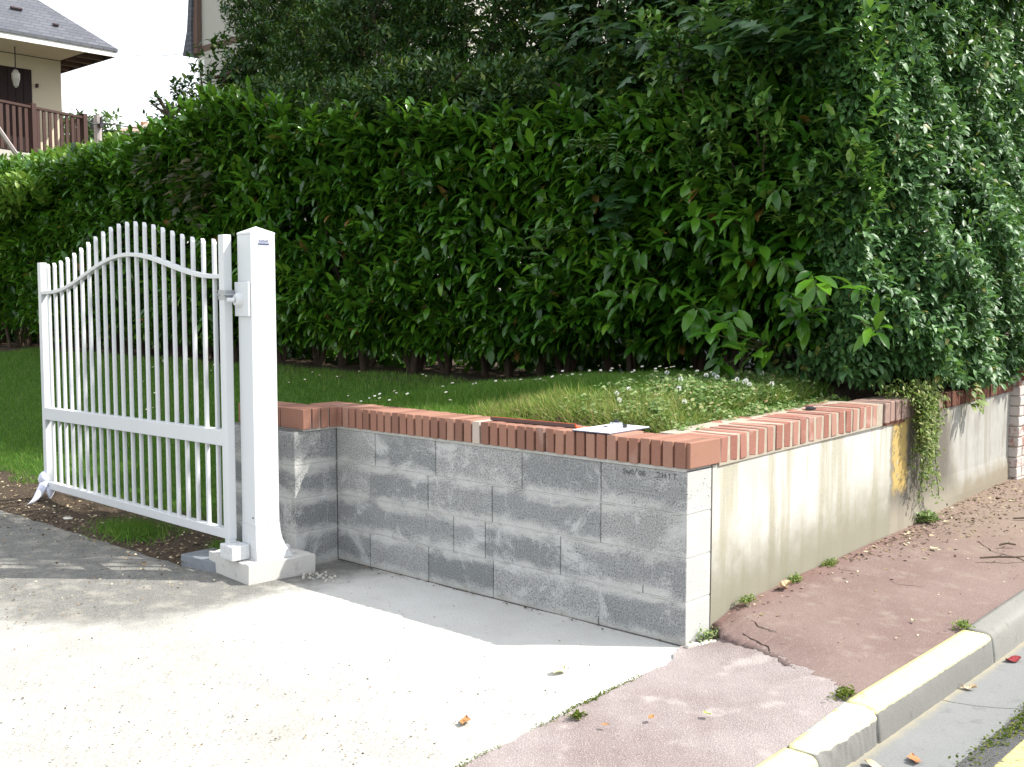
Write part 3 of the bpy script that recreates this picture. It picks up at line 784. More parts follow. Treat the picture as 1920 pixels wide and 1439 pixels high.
def street_wall():
    R = root('street_wall', (0, 0.22, 0), 'streaked off-white rendered wall with mortared brick coping and yellow lichen along the pavement', 'wall')
    off = (0, 0.22, 0)
    m = MB()
    zt = lambda s: float(np.interp(s, [0.2, 2.0, 2.35, 2.9, 4.2], [0.806, 0.842, 0.85, 0.868, 0.902]))
    # body as slices so the top follows the coping, with a slightly wavy face
    ns = 60
    V = []; F = []
    zs = np.linspace(-0.1, 1, 16)
    S = np.linspace(0.212, 4.2, ns)
    for s in S:
        for t in np.linspace(0, 1, 14):
            z = -0.1 + (zt(s) + 0.1) * t
            q = -0.004 + 0.006 * math.sin(s * 2.3) * math.sin(z * 3) + (0.012 if s > 2.32 else 0) + (0.014 * (1 - float(ss(0.16, 0.30, z - 0.04 * s))) if s > 2.6 else 0)
            V.append((q, s, z))
    n = 14
    for i in range(ns - 1):
        for j in range(n - 1):
            F.append((i * n + j, (i + 1) * n + j, (i + 1) * n + j + 1, i * n + j + 1))
    m.add(V, F, 0.5)
    m.box(-0.30, -0.02, 0.213, 4.2, -0.1, 0.80)
    m.add([(-0.02, 0.212, -0.1), (-0.004, 0.212, -0.1), (-0.004, 0.212, 0.806), (-0.02, 0.212, 0.806)], [(0, 1, 2, 3)])
    # material is laid out in site s, so keep the same object origin
    o = obj('wall_body', m, M['render'], R, off=(0, 0.22, 0))
    o.location = (0, 0, 0)
    # brick header course, mortared, slightly rising
    m = MB()
    b0 = lambda k: zt(k) + 0.004; b1 = lambda k: float(np.interp(k, [0.2, 1.0, 2.0, 2.8, 4.2], [0.930, 0.952, 0.966, 0.972, 0.985]))
    coping_row(m, 's', 0.262, 2.0, 0.0855, 0.062, -0.218, 0.010, b0, b1, 's', 0.003)
    # inner row of stretchers
    k = 0.26
    while k < 1.95:
        m.box(-0.335, -0.232, k, k + 0.205, b0(k), b1(k) - 0.002, None, 0, 0.003); k += 0.222
    obj('brick_coping', m, M['brick_old'], R, bevel=0.004, seg=2, off=off)
    m = MB(); m.box(-0.233, 0.014, -0.0, 0.252, 0.813, 0.931, 0.75)
    ob = obj('corner_brick', m, M['brick'], R, bevel=0.004, off=off); ob['label'] = 'large smooth corner brick'
    m = MB()
    for i in range(20):
        s = 0.254 + i * 0.0885; s2 = s + 0.0885
        m.hull8([(-0.33, s, b0(s) - 0.012), (0.0072, s, b0(s) - 0.012), (0.0072, s2, b0(s2) - 0.012), (-0.33, s2, b0(s2) - 0.012),
                 (-0.33, s, b1(s) - 0.003), (0.0072, s, b1(s) - 0.003), (0.0072, s2, b1(s2) - 0.003), (-0.33, s2, b1(s2) - 0.003)])
    obj('coping_mortar', m, M['dark_mortar'], R, off=off)
    m = MB()
    coping_row(m, 's', 2.03, 2.95, 0.080, 0.070, -0.22, 0.018, b0, b1, 's', 0.004)
    ob = obj('brick_coping', m, M['brick_dirty'], R, bevel=0.006, off=off); ob['label'] = 'grey dirt-stained end of the brick coping'
    m = MB()
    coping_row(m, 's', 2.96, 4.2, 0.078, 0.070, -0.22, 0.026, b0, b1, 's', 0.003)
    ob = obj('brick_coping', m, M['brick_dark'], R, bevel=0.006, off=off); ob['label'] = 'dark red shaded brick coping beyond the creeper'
    m = MB(); m.box(-0.215, 0.002, 2.035, 4.19, 0.83, 0.958)
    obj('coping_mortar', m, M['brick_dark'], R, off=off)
street_wall()

def white_wall():
    R = root('whitewashed_wall', (0.02, 4.2, 0), 'whitewashed rough brick wall at the right edge beyond the rendered wall', 'wall')
    m = MB()
    z = -0.1; r = 0
    while z < 0.98:
        s = 4.2 + (0.0 if r % 2 == 0 else -0.11)
        while s < 9:
            s0 = max(s, 4.2)
            m.box(-0.2, 0.075 + random.uniform(-0.004, 0.006), s0, s + 0.21, z, z + 0.066, None, 0, 0.003)
            s += 0.22
        z += 0.075; r += 1
    obj('wall_bricks', m, M['whitebrick'], R, bevel=0.006, off=(0.02, 4.2, 0))
    m = MB(); m.box(-0.19, 0.066, 4.21, 9, -0.1, 0.98)
    obj('wall_mortar', m, M['dark_mortar'], R, off=(0.02, 4.2, 0))
    m = MB(); coping_row(m, 's', 4.22, 9, 0.1, 0.092, -0.24, 0.10, lambda k: 0.985, lambda k: 1.06, 's', 0.003)
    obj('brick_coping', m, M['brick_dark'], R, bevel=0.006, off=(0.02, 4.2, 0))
white_wall()

# ------------------------------------------------------------------ kerbs
def kerbs():
    specs = [(-3.75, -2.76, 'kerb', 'grey dropped kerb stone nearest the bottom edge'),
             (-2.75, -1.76, 'kerb', 'grey dropped kerb stone beside the yellow one'),
             (-1.75, -0.755, 'kerb_yellow', 'yellow painted dropped kerb stone at the bottom edge of the picture'),
             (-0.745, -0.305, 'kerb_yellow_worn', 'short chipped kerb stone with worn white and yellow paint'),
             (-0.295, 0.90, 'kerb_yellow', 'long full height kerb stone with bright yellow painted top'),
             (0.91, 2.11, 'kerb', 'unpainted grey kerb stone right after the yellow one'),
             (2.12, 3.32, 'kerb', 'second unpainted grey kerb stone after the yellow one'),
             (3.33, 4.53, 'kerb', 'third unpainted grey kerb stone after the yellow one')]
    for s0, s1, mt, lb in specs:
        m = MB(); n = 60; V = []
        worn = mt == 'kerb_yellow_worn'
        sec = [(0.915, -0.2), (0.915, 0), (0.935, 0.0), (0.96, 0.0), (0.990, -0.0003), (1.012, -0.002), (1.024, -0.007), (1.031, -0.015), (1.036, -0.028), (1.041, -0.06), (1.046, -0.10), (1.055, -0.2)]
        for i in range(n + 1):
            s = s0 + (s1 - s0) * i / n
            zt = float(kerb_top(s)) + 0.006
            en = min(i, n - i); rnd_ = -0.005 * max(0, 1 - en / 1.0)
            for jx, (a, dz) in enumerate(sec):
                j = float(vnoise(s * 14, a * 90 + dz * 60, 3)) * (0.006 if worn else 0.0018) + float(vnoise(s * 43, a * 160 + dz * 90, 1)) * (0.003 if worn else 0.0008)
                if worn and 1.0 < a < 1.04: j -= 0.012 * max(0, float(vnoise(s * 11, 2.0, 5)))
                V.append((a + j, s, zt + (dz if dz > -0.15 else -0.25) + j * 0.7 + (rnd_ if dz > -.15 else 0)))
        k = len(sec)
        F = [(i * k + j, (i + 1) * k + j, (i + 1) * k + j + 1, i * k + j + 1) for i in range(n) for j in range(k - 1)]
        F.append(tuple(range(k))); F.append(tuple(n * k + j for j in range(k))[::-1])
        m.add(V, F)
        zc = float(kerb_top((s0 + s1) / 2)) + 0.006
        o = obj('kerb_stone', m, M[mt], None, base=(0.95, (s0 + s1) / 2, zc), off=(0.95, (s0 + s1) / 2, zc), smooth=True)
        # shear the stone to follow the slope is already in the mesh
        props(o, lb, 'kerb stone', 'kerb stones along the pavement')
kerbs()

# ------------------------------------------------------------------ gate, post, plinth  (frame: g along the leaf, n across it)
GX, GY = -0.67, 0.742
GROT = math.atan2(GY, GX)           # local x runs along the leaf away from the post, local y = (-0.742,-0.67) towards the viewer
G0 = (-1.60, 6.095)                 # hinge stile outer corner
def gobj(name, mb, mat, parent, **k): return obj(name, mb, mat, parent, **k)

def gate():
    R = bpy.data.objects.new('gate_leaf', None); COL.objects.link(R)
    R.location = (G0[0], G0[1], 0); R.rotation_euler = (0, 0, GROT)
    props(R, 'white metal picket gate leaf with arched top standing open beside the driveway', 'gate')
    L = 2.955; Nn = 21
    zb = lambda x: 0.215 - 0.085 * x / L            # the leaf hangs a little low at its free end
    HT = 1.715
    bell = lambda x: 0.195 * (0.5 + 0.5 * math.cos(2 * math.pi * max(-0.5, min(0.5, (x / L - 0.47) / 0.90))))
    D = 0.05
    for nm, x0, x1 in (('hinge_stile', 0, 0.06), ('end_stile', L - 0.06, L)):
        m = MB(); xm = (x0 + x1) / 2
        m.box(x0, x1, -D, 0, zb(xm), zb(xm) + HT)
        o = gobj(nm, m, M['white'], R, bevel=0.003)
    def rail(nm, h0, h1, y0, y1, curved=False):
        m = MB(); V = []; F = []; n = 60 if curved else 1
        xa, xb = 0.058, L - 0.058
        for i in range(n + 1):
            x = xa + (xb - xa) * i / n
            b = bell(x) if curved else 0
            for y, h in ((y0, h0), (y1, h0), (y1, h1), (y0, h1)):
                V.append((x, y, zb(x) + h + b))
        for i in range(n):
            for j in range(4):
                F.append((i * 4 + j, (i + 1) * 4 + j, (i + 1) * 4 + (j + 1) % 4, i * 4 + (j + 1) % 4))
        F.append((0, 1, 2, 3)); F.append((n * 4 + 3, n * 4 + 2, n * 4 + 1, n * 4))
        m.add(V, F)
        return gobj(nm, m, M['white'], R, bevel=0.003)
    rail('bottom_rail', 0.0, 0.055, -0.052, -0.002)
    rail('middle_rail', 0.532, 0.622, -0.054, 0.004)
    rail('arched_rail', 1.475, 1.500, -0.048, -0.004, True)
    # lozenge section pickets with slanted tips
    for i in range(Nn):
        x = 0.058 + (L - 0.116) * (i + 0.75) / (Nn + 0.5)
        z0 = zb(x) + 0.054; z1 = zb(x) + 1.700 + bell(x)
        m = MB(); ww, dd = 0.0115, 0.013; yc = -0.026
        n = 10; P = []
        for k in range(n):
            a = 2 * math.pi * k / n
            P.append((x + ww * math.copysign(abs(math.cos(a)) ** 0.7, math.cos(a)), yc + dd * math.copysign(abs(math.sin(a)) ** 0.7, math.sin(a))))
        V = [(p[0], p[1], z0) for p in P] + [(p[0], p[1], z1 - 0.030 * (0.5 + (p[1] - yc) / (2 * dd)) ** 1.6 * 0 - 0.034 * ((x + ww - p[0]) / (2 * ww)) ** 1.5) for p in P]
        F = [tuple(range(n))[::-1], tuple(range(n, 2 * n))] + [(k, (k + 1) % n, n + (k + 1) % n, n + k) for k in range(n)]
        m.add(V, F, 0.5)
        gobj('picket', m, M['white'], R)
    # strap clamp round the hinge stile
    hz = 1.57
    m = MB(); m.box(-0.020, 0.062, 0.001, 0.004, hz, hz + 0.052); m.box(-0.004, -0.001, -0.054, 0.0, hz + .001, hz + 0.051); m.box(-0.020, 0.062, -0.054, -0.051, hz, hz + 0.052)
    cl = gobj('hinge_clamp', m, M['steel'], R, bevel=0.001)
    m = MB(); m.tube([(-0.012, 0.012, hz + 0.026), (-0.012, -0.06, hz + 0.026)], 0.009, 8); m.tube([(0.056, 0.010, hz + 0.026), (0.056, -0.058, hz + 0.026)], 0.006, 8)
    gobj('clamp_bolt', m, M['steel'], cl)
    # bottom pivot shoe
    m = MB(); m.box(0.0, 0.055, -0.047, -0.003, zb(0) - 0.035, zb(0) - 0.001)
    gobj('bottom_pivot', m, M['white'], R, bevel=0.004)
gate()

def post():
    R = bpy.data.objects.new('gate_post', None); COL.objects.link(R)
    P0 = (-1.430, 6.017)
    R.location = (P0[0], P0[1], 0.112); R.rotation_euler = (0, 0, GROT)
    props(R, 'thick square white gate post with pyramid cap and flared foot on a concrete plinth', 'gate post')
    # local: x 0..w along g (away), y 0..-w (away from viewer on the right side)
    w = 0.152; H = 1.815
    m = MB()
    m.box(0, w, -w, 0, 0.06, H)
    gobj('post_body', m, M['white'], R, bevel=0.004)
    m = MB(); e = 0.001
    V = [(-e, -w - e, H), (w + e, -w - e, H), (w + e, e, H), (-e, e, H), (-e, -w - e, H + .012), (w + e, -w - e, H + .012), (w + e, e, H + .012), (-e, e, H + .012), (w / 2, -w / 2, H + 0.048)]
    m.add(V, [(0, 3, 2, 1), (0, 1, 5, 4), (1, 2, 6, 5), (2, 3, 7, 6), (3, 0, 4, 7), (4, 5, 8), (5, 6, 8), (6, 7, 8), (7, 4, 8)])
    gobj('pyramid_cap', m, M['white'], R, bevel=0.002)
    # flared skirt: spreads to the far right side and front
    m = MB(); V = []; F = []
    prof = [(0.20, 0.0), (0.15, 0.004), (0.105, 0.014), (0.06, 0.034), (0.025, 0.058), (0.0, 0.075)]
    for z, e in prof:
        V += [(-0.0015 - e * 0.25, -w - e - 0.0015, z), (w + 0.0015, -w - e - 0.0015, z), (w + 0.0015, 0.0015, z), (-0.0015 - e * 0.25, 0.0015, z)]
    for i in range(len(prof) - 1):
        for j in range(4): F.append((i * 4 + j, i * 4 + (j + 1) % 4, (i + 1) * 4 + (j + 1) % 4, (i + 1) * 4 + j))
    F.append((0, 1, 2, 3)); F.append((23, 22, 21, 20))
    m.add(V, F)
    gobj('flared_foot', m, M['white'], R, bevel=0.003)
    # hinge box on the left face
    m = MB(); m.box(0.008, w + 0.010, 0.0, 0.016, 1.365, 1.555)
    hb = gobj('hinge_housing', m, M['white'], R, bevel=0.004)
    m = MB(); m.tube([(0.105, 0.014, 1.455), (0.105, 0.044, 1.455)], [0.044, 0.030], 20); m.tube([(0.105, 0.046, 1.455), (0.12, 0.085, 1.455)], 0.013, 10)
    gobj('hinge_boss', m, M['white'], hb, smooth=False, bevel=0.002)
    # bottom hinge shoe standing beside the post
    m = MB(); m.box(0.06, 0.205, 0.003, 0.115, 0.002, 0.085)
    gobj('pivot_block', m, M['white'], R, bevel=0.006)
    # rounded stud on the plinth to the right
    m = MB(); m.tube([(0.07, -w - 0.085, 0.0), (0.07, -w - 0.085, 0.030), (0.07, -w - 0.085, 0.045), (0.07, -w - 0.085, 0.052)], [0.022, 0.021, 0.015, 0.004], 14)
    m.box(0.03, 0.11, -w - 0.125, -w - 0.06, 0.001, 0.006)
    gobj('anchor_bolt', m, M['white'], R, smooth=False)
    m = MB(); m.tube([(0.024, 0.001, 0.24), (0.024, 0.003, 0.24)], 0.005, 8)
    gobj('drilled_hole', m, M['black'], R)
    # maker's plate on the right face (local x = 0 plane looks along -g)
    m = MB(); m.box(-0.0015, -0.0002, -0.112, -0.048, H - 0.052, H - 0.026)
    pl = gobj('name_plate', m, M['plate_grey'], R)
    m = MB()
    m.box(-0.0028, -0.0013, -0.114, -0.046, H - 0.056, H - 0.049)
    for i in range(7):
        y = -0.106 + i * 0.008
        m.box(-0.0026, -0.0013, y, y + 0.0022, H - 0.045, H - 0.032); m.box(-0.0024, -0.0013, y, y + 0.0055, H - 0.034 - (i % 3) * 0.004, H - 0.031 - (i % 3) * 0.004)
    gobj('plate_lettering', m, M['plate_dark'], pl)
post()

def plinth():
    K = (-1.452, 5.932)
    m = MB()
    L, Wd, H = 0.472, 0.425, 0.112
    nx, ny = 14, 12
    # box with chipped top edge
    def P(i, j, z):
        return (L * i / nx, -Wd * j / ny, z)
    V = []; F = []
    top = {}
    for i in range(nx + 1):
        for j in range(ny + 1):
            e = (i in (0, nx)) or (j in (0, ny))
            top[i, j] = len(V); x, y, z = P(i, j, H)
            V.append((x, y, z - (random.uniform(0.001, 0.010) if e else random.uniform(0, 0.0015))))
    for i in range(nx):
        for j in range(ny): F.append((top[i, j], top[i, j + 1], top[i + 1, j + 1], top[i + 1, j]))
    ring = [(i, 0) for i in range(nx)] + [(nx, j) for j in range(ny)] + [(i, ny) for i in range(nx, 0, -1)] + [(0, j) for j in range(ny, 0, -1)]
    o = len(V)
    for i, j in ring:
        x, y, z = P(i, j, 0)
        V.append((x + (0.004 if i == 0 else 0), y, -0.06))
    o2 = len(V)
    for i, j in ring:
        x, y, z = P(i, j, H)
        V.append((x + random.uniform(-.002, .001) * (1 if i == 0 else -1 if i == nx else 0), y + random.uniform(-.001, .002) * (1 if j == 0 else -1 if j == ny else 0), H - 0.014))
    n = len(ring)
    for k in range(n):
        a = top[ring[k]]; b = top[ring[(k + 1) % n]]
        F.append((a, b, o2 + (k + 1) % n, o2 + k)); F.append((o2 + k, o2 + (k + 1) % n, o + (k + 1) % n, o + k))
    m.add(V, F)
    me = bpy.data.meshes.new('plinth'); me.from_pydata(m.v, [], m.f); me.update()
    o = bpy.data.objects.new('concrete_plinth', me); COL.objects.link(o); me.materials.append(M['plinth'])
    o.location = (K[0], K[1], 0); o.rotation_euler = (0, 0, GROT)
    props(o, 'low chipped concrete plinth carrying the white gate post', 'plinth')
    m = MB(); m.box(-0.16, 0.16, -0.17, 0.17, -0.02, 0.055)
    me = bpy.data.meshes.new('slab'); me.from_pydata(m.v, [], m.f); me.update()
    o = bpy.data.objects.new('grey_slab', me); COL.objects.link(o); me.materials.append(M['slab'])
    bv = o.modifiers.new('b', 'BEVEL'); bv.width = 0.004
    o.location = (-1.74, 6.44, 0); o.rotation_euler = (0.03, -0.03, GROT + 0.25)
    props(o, 'small blue-grey slab lying behind the left end of the plinth', 'slab')
plinth()

def cloth():
    # knotted rag tied at the foot of the free end of the gate
    ex, ey = G0[0] + GX * 2.955, G0[1] + GY * 2.955
    m = MB()
    V = []; F = []; nu, nv = 14, 10
    for i in range(nu):                                   # knot / loop
        th = math.pi * i / (nu - 1)
        for j in range(nv):
            ph = 2 * math.pi * j / nv
            r = 0.052 + 0.010 * math.sin(3 * ph + th * 2) + 0.006 * math.sin(7 * ph)
            V.append((0.0 + r * math.sin(th) * math.cos(ph), r * 0.9 * math.sin(th) * math.sin(ph), 0.20 + r * 1.05 * math.cos(th)))
    for i in range(nu - 1):
        for j in range(nv): F.append((i * nv + j, (i + 1) * nv + j, (i + 1) * nv + (j + 1) % nv, i * nv + (j + 1) % nv))
    m.add(V, F)
    for (pts, rr, fl) in (([(0.0, 0.03, 0.17), (-0.02, 0.055, 0.12), (-0.05, 0.08, 0.06), (-0.10, 0.11, 0.018), (-0.14, 0.13, 0.014)], [0.035, 0.040, 0.034, 0.024, 0.004], 1), ([(0.0, 0.0, 0.17), (0.03, 0.03, 0.13), (0.045, 0.05, 0.09), (0.04, 0.055, 0.05)], [0.03, 0.036, 0.030, 0.005], 1)):
        V = []; F = []; n = 12
        for i, p in enumerate(pts):
            for k in range(n):
                a = 2 * math.pi * k / n
                f = 1 + 0.25 * math.sin(3 * a + i)
                V.append((p[0] + rr[i] * f * math.cos(a), p[1] + rr[i] * 0.6 * f * math.sin(a), p[2] + rr[i] * 0.5 * math.sin(a + 0.7)))
        for i in range(len(pts) - 1):
            for k in range(n): F.append((i * n + k, i * n + (k + 1) % n, (i + 1) * n + (k + 1) % n, (i + 1) * n + k))
        m.add(V, F)
    me = bpy.data.meshes.new('cloth'); me.from_pydata(m.v, [], m.f); me.update()
    o = bpy.data.objects.new('knotted_cloth', me); COL.objects.link(o); me.materials.append(M['cloth'])
    me.polygons.foreach_set('use_smooth', np.ones(len(me.polygons), bool))
    sb = o.modifiers.new('s', 'SUBSURF'); sb.levels = 1; sb.render_levels = 2
    o.location = (ex + 0.015, ey - 0.02, 0.01); o.rotation_euler = (0, 0, 0.25)
    o.scale = (1, -1, 1)
    props(o, 'pale lilac-white rag knotted round the foot of the gate at its free end', 'rag')
cloth()

# ------------------------------------------------------------------ things on the coping
def clipboard():
    R = root('clipboard', (-0.545, 0.155, 0.934), 'white paper on a clipboard lying on the brick coping near the corner', 'clipboard', rot=ROT + 0.04)
    m = MB(); m.box(-0.115, 0.115, -0.175, 0.175, 0, 0.004); obj('board', m, M['board'], R, bevel=0.001)
    m = MB(); m.box(-0.108, 0.108, -0.172, 0.168, 0.0045, 0.007); obj('paper_sheets', m, M['paper'], R)
    R.rotation_euler = (0.0, 0.0, ROT + 0.04)
    K = root('metal_gadget', (-0.55, 0.20, 0.942), 'small shiny metal gadget with a black knob lying on the white paper', 'tool', rot=ROT + 0.5)
    m = MB(); m.tube([(-0.03, 0, 0.012), (0.03, 0, 0.012)], 0.012, 14); m.box(-0.032, 0.032, -0.013, 0.014, 0.0, 0.018); m.disc((0, 0), 0.024, 0.018, 18, 0.006)
    obj('case', m, M['chrome'], K, bevel=0.002)
    m = MB(); m.disc((0.0, 0.0), 0.013, 0.0245, 14, 0.012); m.disc((0.045, -0.018), 0.011, 0.0, 12, 0.016); obj('knob', m, M['black'], K, bevel=0.002)
    m = MB(); m.tube([(-0.03, -0.01, 0.006), (-0.055, -0.025, 0.004), (-0.06, -0.045, 0.004), (-0.04, -0.05, 0.004)], 0.0022, 6); obj('loop', m, M['black'], K)
    R2 = root('iron_bar', (-1.0, 0.075, 0.933), 'flat dark iron bar with orange-red edge lying along the brick coping', 'metal bar', rot=ROT + 0.055)
    m = MB(); m.box(-0.275, 0.275, -0.004, 0.0, 0.0, 0.018); obj('bar_face', m, M['iron'], R2, bevel=0.001)
    m = MB(); m.box(-0.273, 0.285, 0.002, 0.035, 0.0, 0.005); m.box(-0.27, 0.28, 0.0015, 0.006, 0.004, 0.020); obj('primed_edge', m, M['primer'], R2, bevel=0.001)
clipboard()

# ------------------------------------------------------------------ foliage
def tmpl(kind):
    if kind == 'laurel':
        st = [(0.02, .06, 0), (0.25, .36, .03), (0.55, .5, .02), (0.82, .33, -.05), (1, 0, -.14)]
        V = [(0, 0, 0)]; 
        for t, w, z in st[1:-1]: V += [(t, -w, z + .10 * w * 2 * .5), (t, 0, z), (t, w, z + .10 * w)]
        V.append((1, 0, st[-1][2]))
        Q = []; T = [(0, 2, 1), (0, 3, 2)]
        for i in range(2):
            a = 1 + i * 3; Q += [(a, a + 1, a + 4, a + 3), (a + 1, a + 2, a + 5, a + 4)]
        T += [(7, 8, 10), (8, 9, 10)]
        return np.array(V), np.array(Q), np.array(T)
    if kind == 'ovate':
        V = [(0, 0, 0), (.3, -.46, .06), (.3, 0, 0), (.3, .46, .06), (.68, -.36, .0), (.68, 0, -.05), (.68, .36, .0), (1, 0, -.16)]
        return np.array(V), np.array([(1, 2, 5, 4), (2, 3, 6, 5)]), np.array([(0, 2, 1), (0, 3, 2), (4, 5, 7), (5, 6, 7)])
    if kind == 'dia':
        V = [(0, 0, 0), (.45, -.5, .05), (.45, .5, .05), (1, 0, -.05)]
        return np.array(V), np.array([(0, 2, 3, 1)]), None
    if kind == 'blade':
        V = [(0, -.5, 0), (0, .5, 0), (.55, -.35, .10), (.55, .35, .10), (1, 0, .38)]
        return np.array(V), np.array([(0, 2, 3, 1)]), np.array([(2, 4, 3)])
    if kind == 'palm':
        ang = []; 
        pts = [(0.0, 0.05)]
        lobes = [(-115, .42), (-95, .30), (-68, .78), (-52, .62), (-44, .42), (-28, .72), (-12, .78), (0, 1.0), (12, .78), (28, .72), (44, .42), (52, .62), (68, .78), (95, .30), (115, .42)]
        V = [(.38, 0, 0.02)]
        V.append((0.30, 0.0, 0))
        for a, r in lobes:
            r2 = r * .62; a = math.radians(a)
            V.append((.38 + r2 * math.cos(a), r2 * math.sin(a) * 1.05, -0.12 * r2 * (1 + abs(math.sin(a)))))
        n = len(V); T = [(0, i, i + 1) for i in range(2, n - 1)] + [(0, 1, 2), (0, n - 1, 1)]
        V = [(x, y, z) for x, y, z in V]
        return np.array(V), None, np.array(T)
TM = {k: tmpl(k) for k in ('laurel', 'ovate', 'dia', 'blade', 'palm')}

def norm(v): return v / np.maximum(np.linalg.norm(v, axis=1, keepdims=True), 1e-6)

def leaves_mesh(name, kind, P, D, U, L, Wd, R, smooth=True):
    tv, tq, tt = TM[kind]
    X = norm(D); Y = norm(np.cross(U, X)); Z = np.cross(X, Y)
    V = P[:, None, :] + X[:, None, :] * (tv[None, :, 0:1] * L[:, None, None]) + Y[:, None, :] * (tv[None, :, 1:2] * Wd[:, None, None]) + Z[:, None, :] * (tv[None, :, 2:3] * L[:, None, None])
    n, k = len(P), len(tv)
    off = (np.arange(n) * k)[:, None, None]
    F = []
    if tq is not None: F.append((tq[None] + off).reshape(-1, 4))
    if tt is not None: F.append((tt[None] + off).reshape(-1, 3))
    return np_mesh(name, V.reshape(-1, 3), F, np.repeat(R, k), smooth)

def rv(n, s=1.0): return rng.normal(0, s, (n, 3))

def sprigs(C0, T, nl, Lr, spread, wr, droop=0.35, along=0.12, inner=False, lsc=None):
    """leaves set round twig tips. C0 tips (n,3), T twig directions"""
    n = len(C0); T = norm(T)
    a = norm(np.cross(T, np.array([[0.13, 0.2, 1.0]]) + rv(n, 0.05))); b = np.cross(T, a)
    P = []; D = []; U = []
    ph0 = rng.uniform(0, 6.28, n)
    for i in range(nl):
        t = i / max(1, nl - 1)
        ph = ph0 + i * 2.4 + rng.normal(0, .25, n)
        rad = a * np.cos(ph)[:, None] + b * np.sin(ph)[:, None]
        d = norm(T * (1.0 - spread * (1 - t * 0.55)) + rad * (0.35 + spread * (1 - 0.45 * t)) + np.array([[0, 0, -droop]]) * (1 - t * .5) + rv(n, 0.10))
        P.append(C0 - T * (along * (1 - t)) + rv(n, 0.004)); D.append(d)
        U.append(norm(np.array([[0, 0, 0.9]]) + T * 0.55 + rv(n, 0.16)))
    P = np.concatenate(P); D = np.concatenate(D); U = np.concatenate(U)
    m = len(P)
    L = rng.uniform(*Lr, m)
    if lsc is not None: L = L * np.tile(lsc, nl)
    return P, D, U, L, L * rng.uniform(wr * .85, wr * 1.15, m)

def fol(name, kind, parts, mat, parent=None, base=None, rnd=None):
    P, D, U, L, Wd = [np.concatenate(x) for x in zip(*parts)]
    R = rng.uniform(0, 1, len(P)) if rnd is None else rnd(P)
    b = np.array(base if base else (0, 0, 0.))
    me = leaves_mesh(name, kind, P - b, D, U, L, Wd, R)
    if parent: return link(name, me, mat, parent)
    return link(name, me, mat, base=tuple(b))

def branch_mesh(pairs, r0=0.012, r1=0.004, seg=4):
    m = MB()
    for a, b in pairs:
        a = Vector(a); b = Vector(b); pts = []
        for i in range(seg + 1):
            t = i / seg
            p = a.lerp(b, t) + Vector((random.uniform(-1, 1), random.uniform(-1, 1), random.uniform(-.5, .5))) * (b - a).length * 0.035 * (0 if i in (0, seg) else 1)
            pts.append(p)
        m.tube(pts, [r0 + (r1 - r0) * i / seg for i in range(seg + 1)], 6, cap=False)
    return m

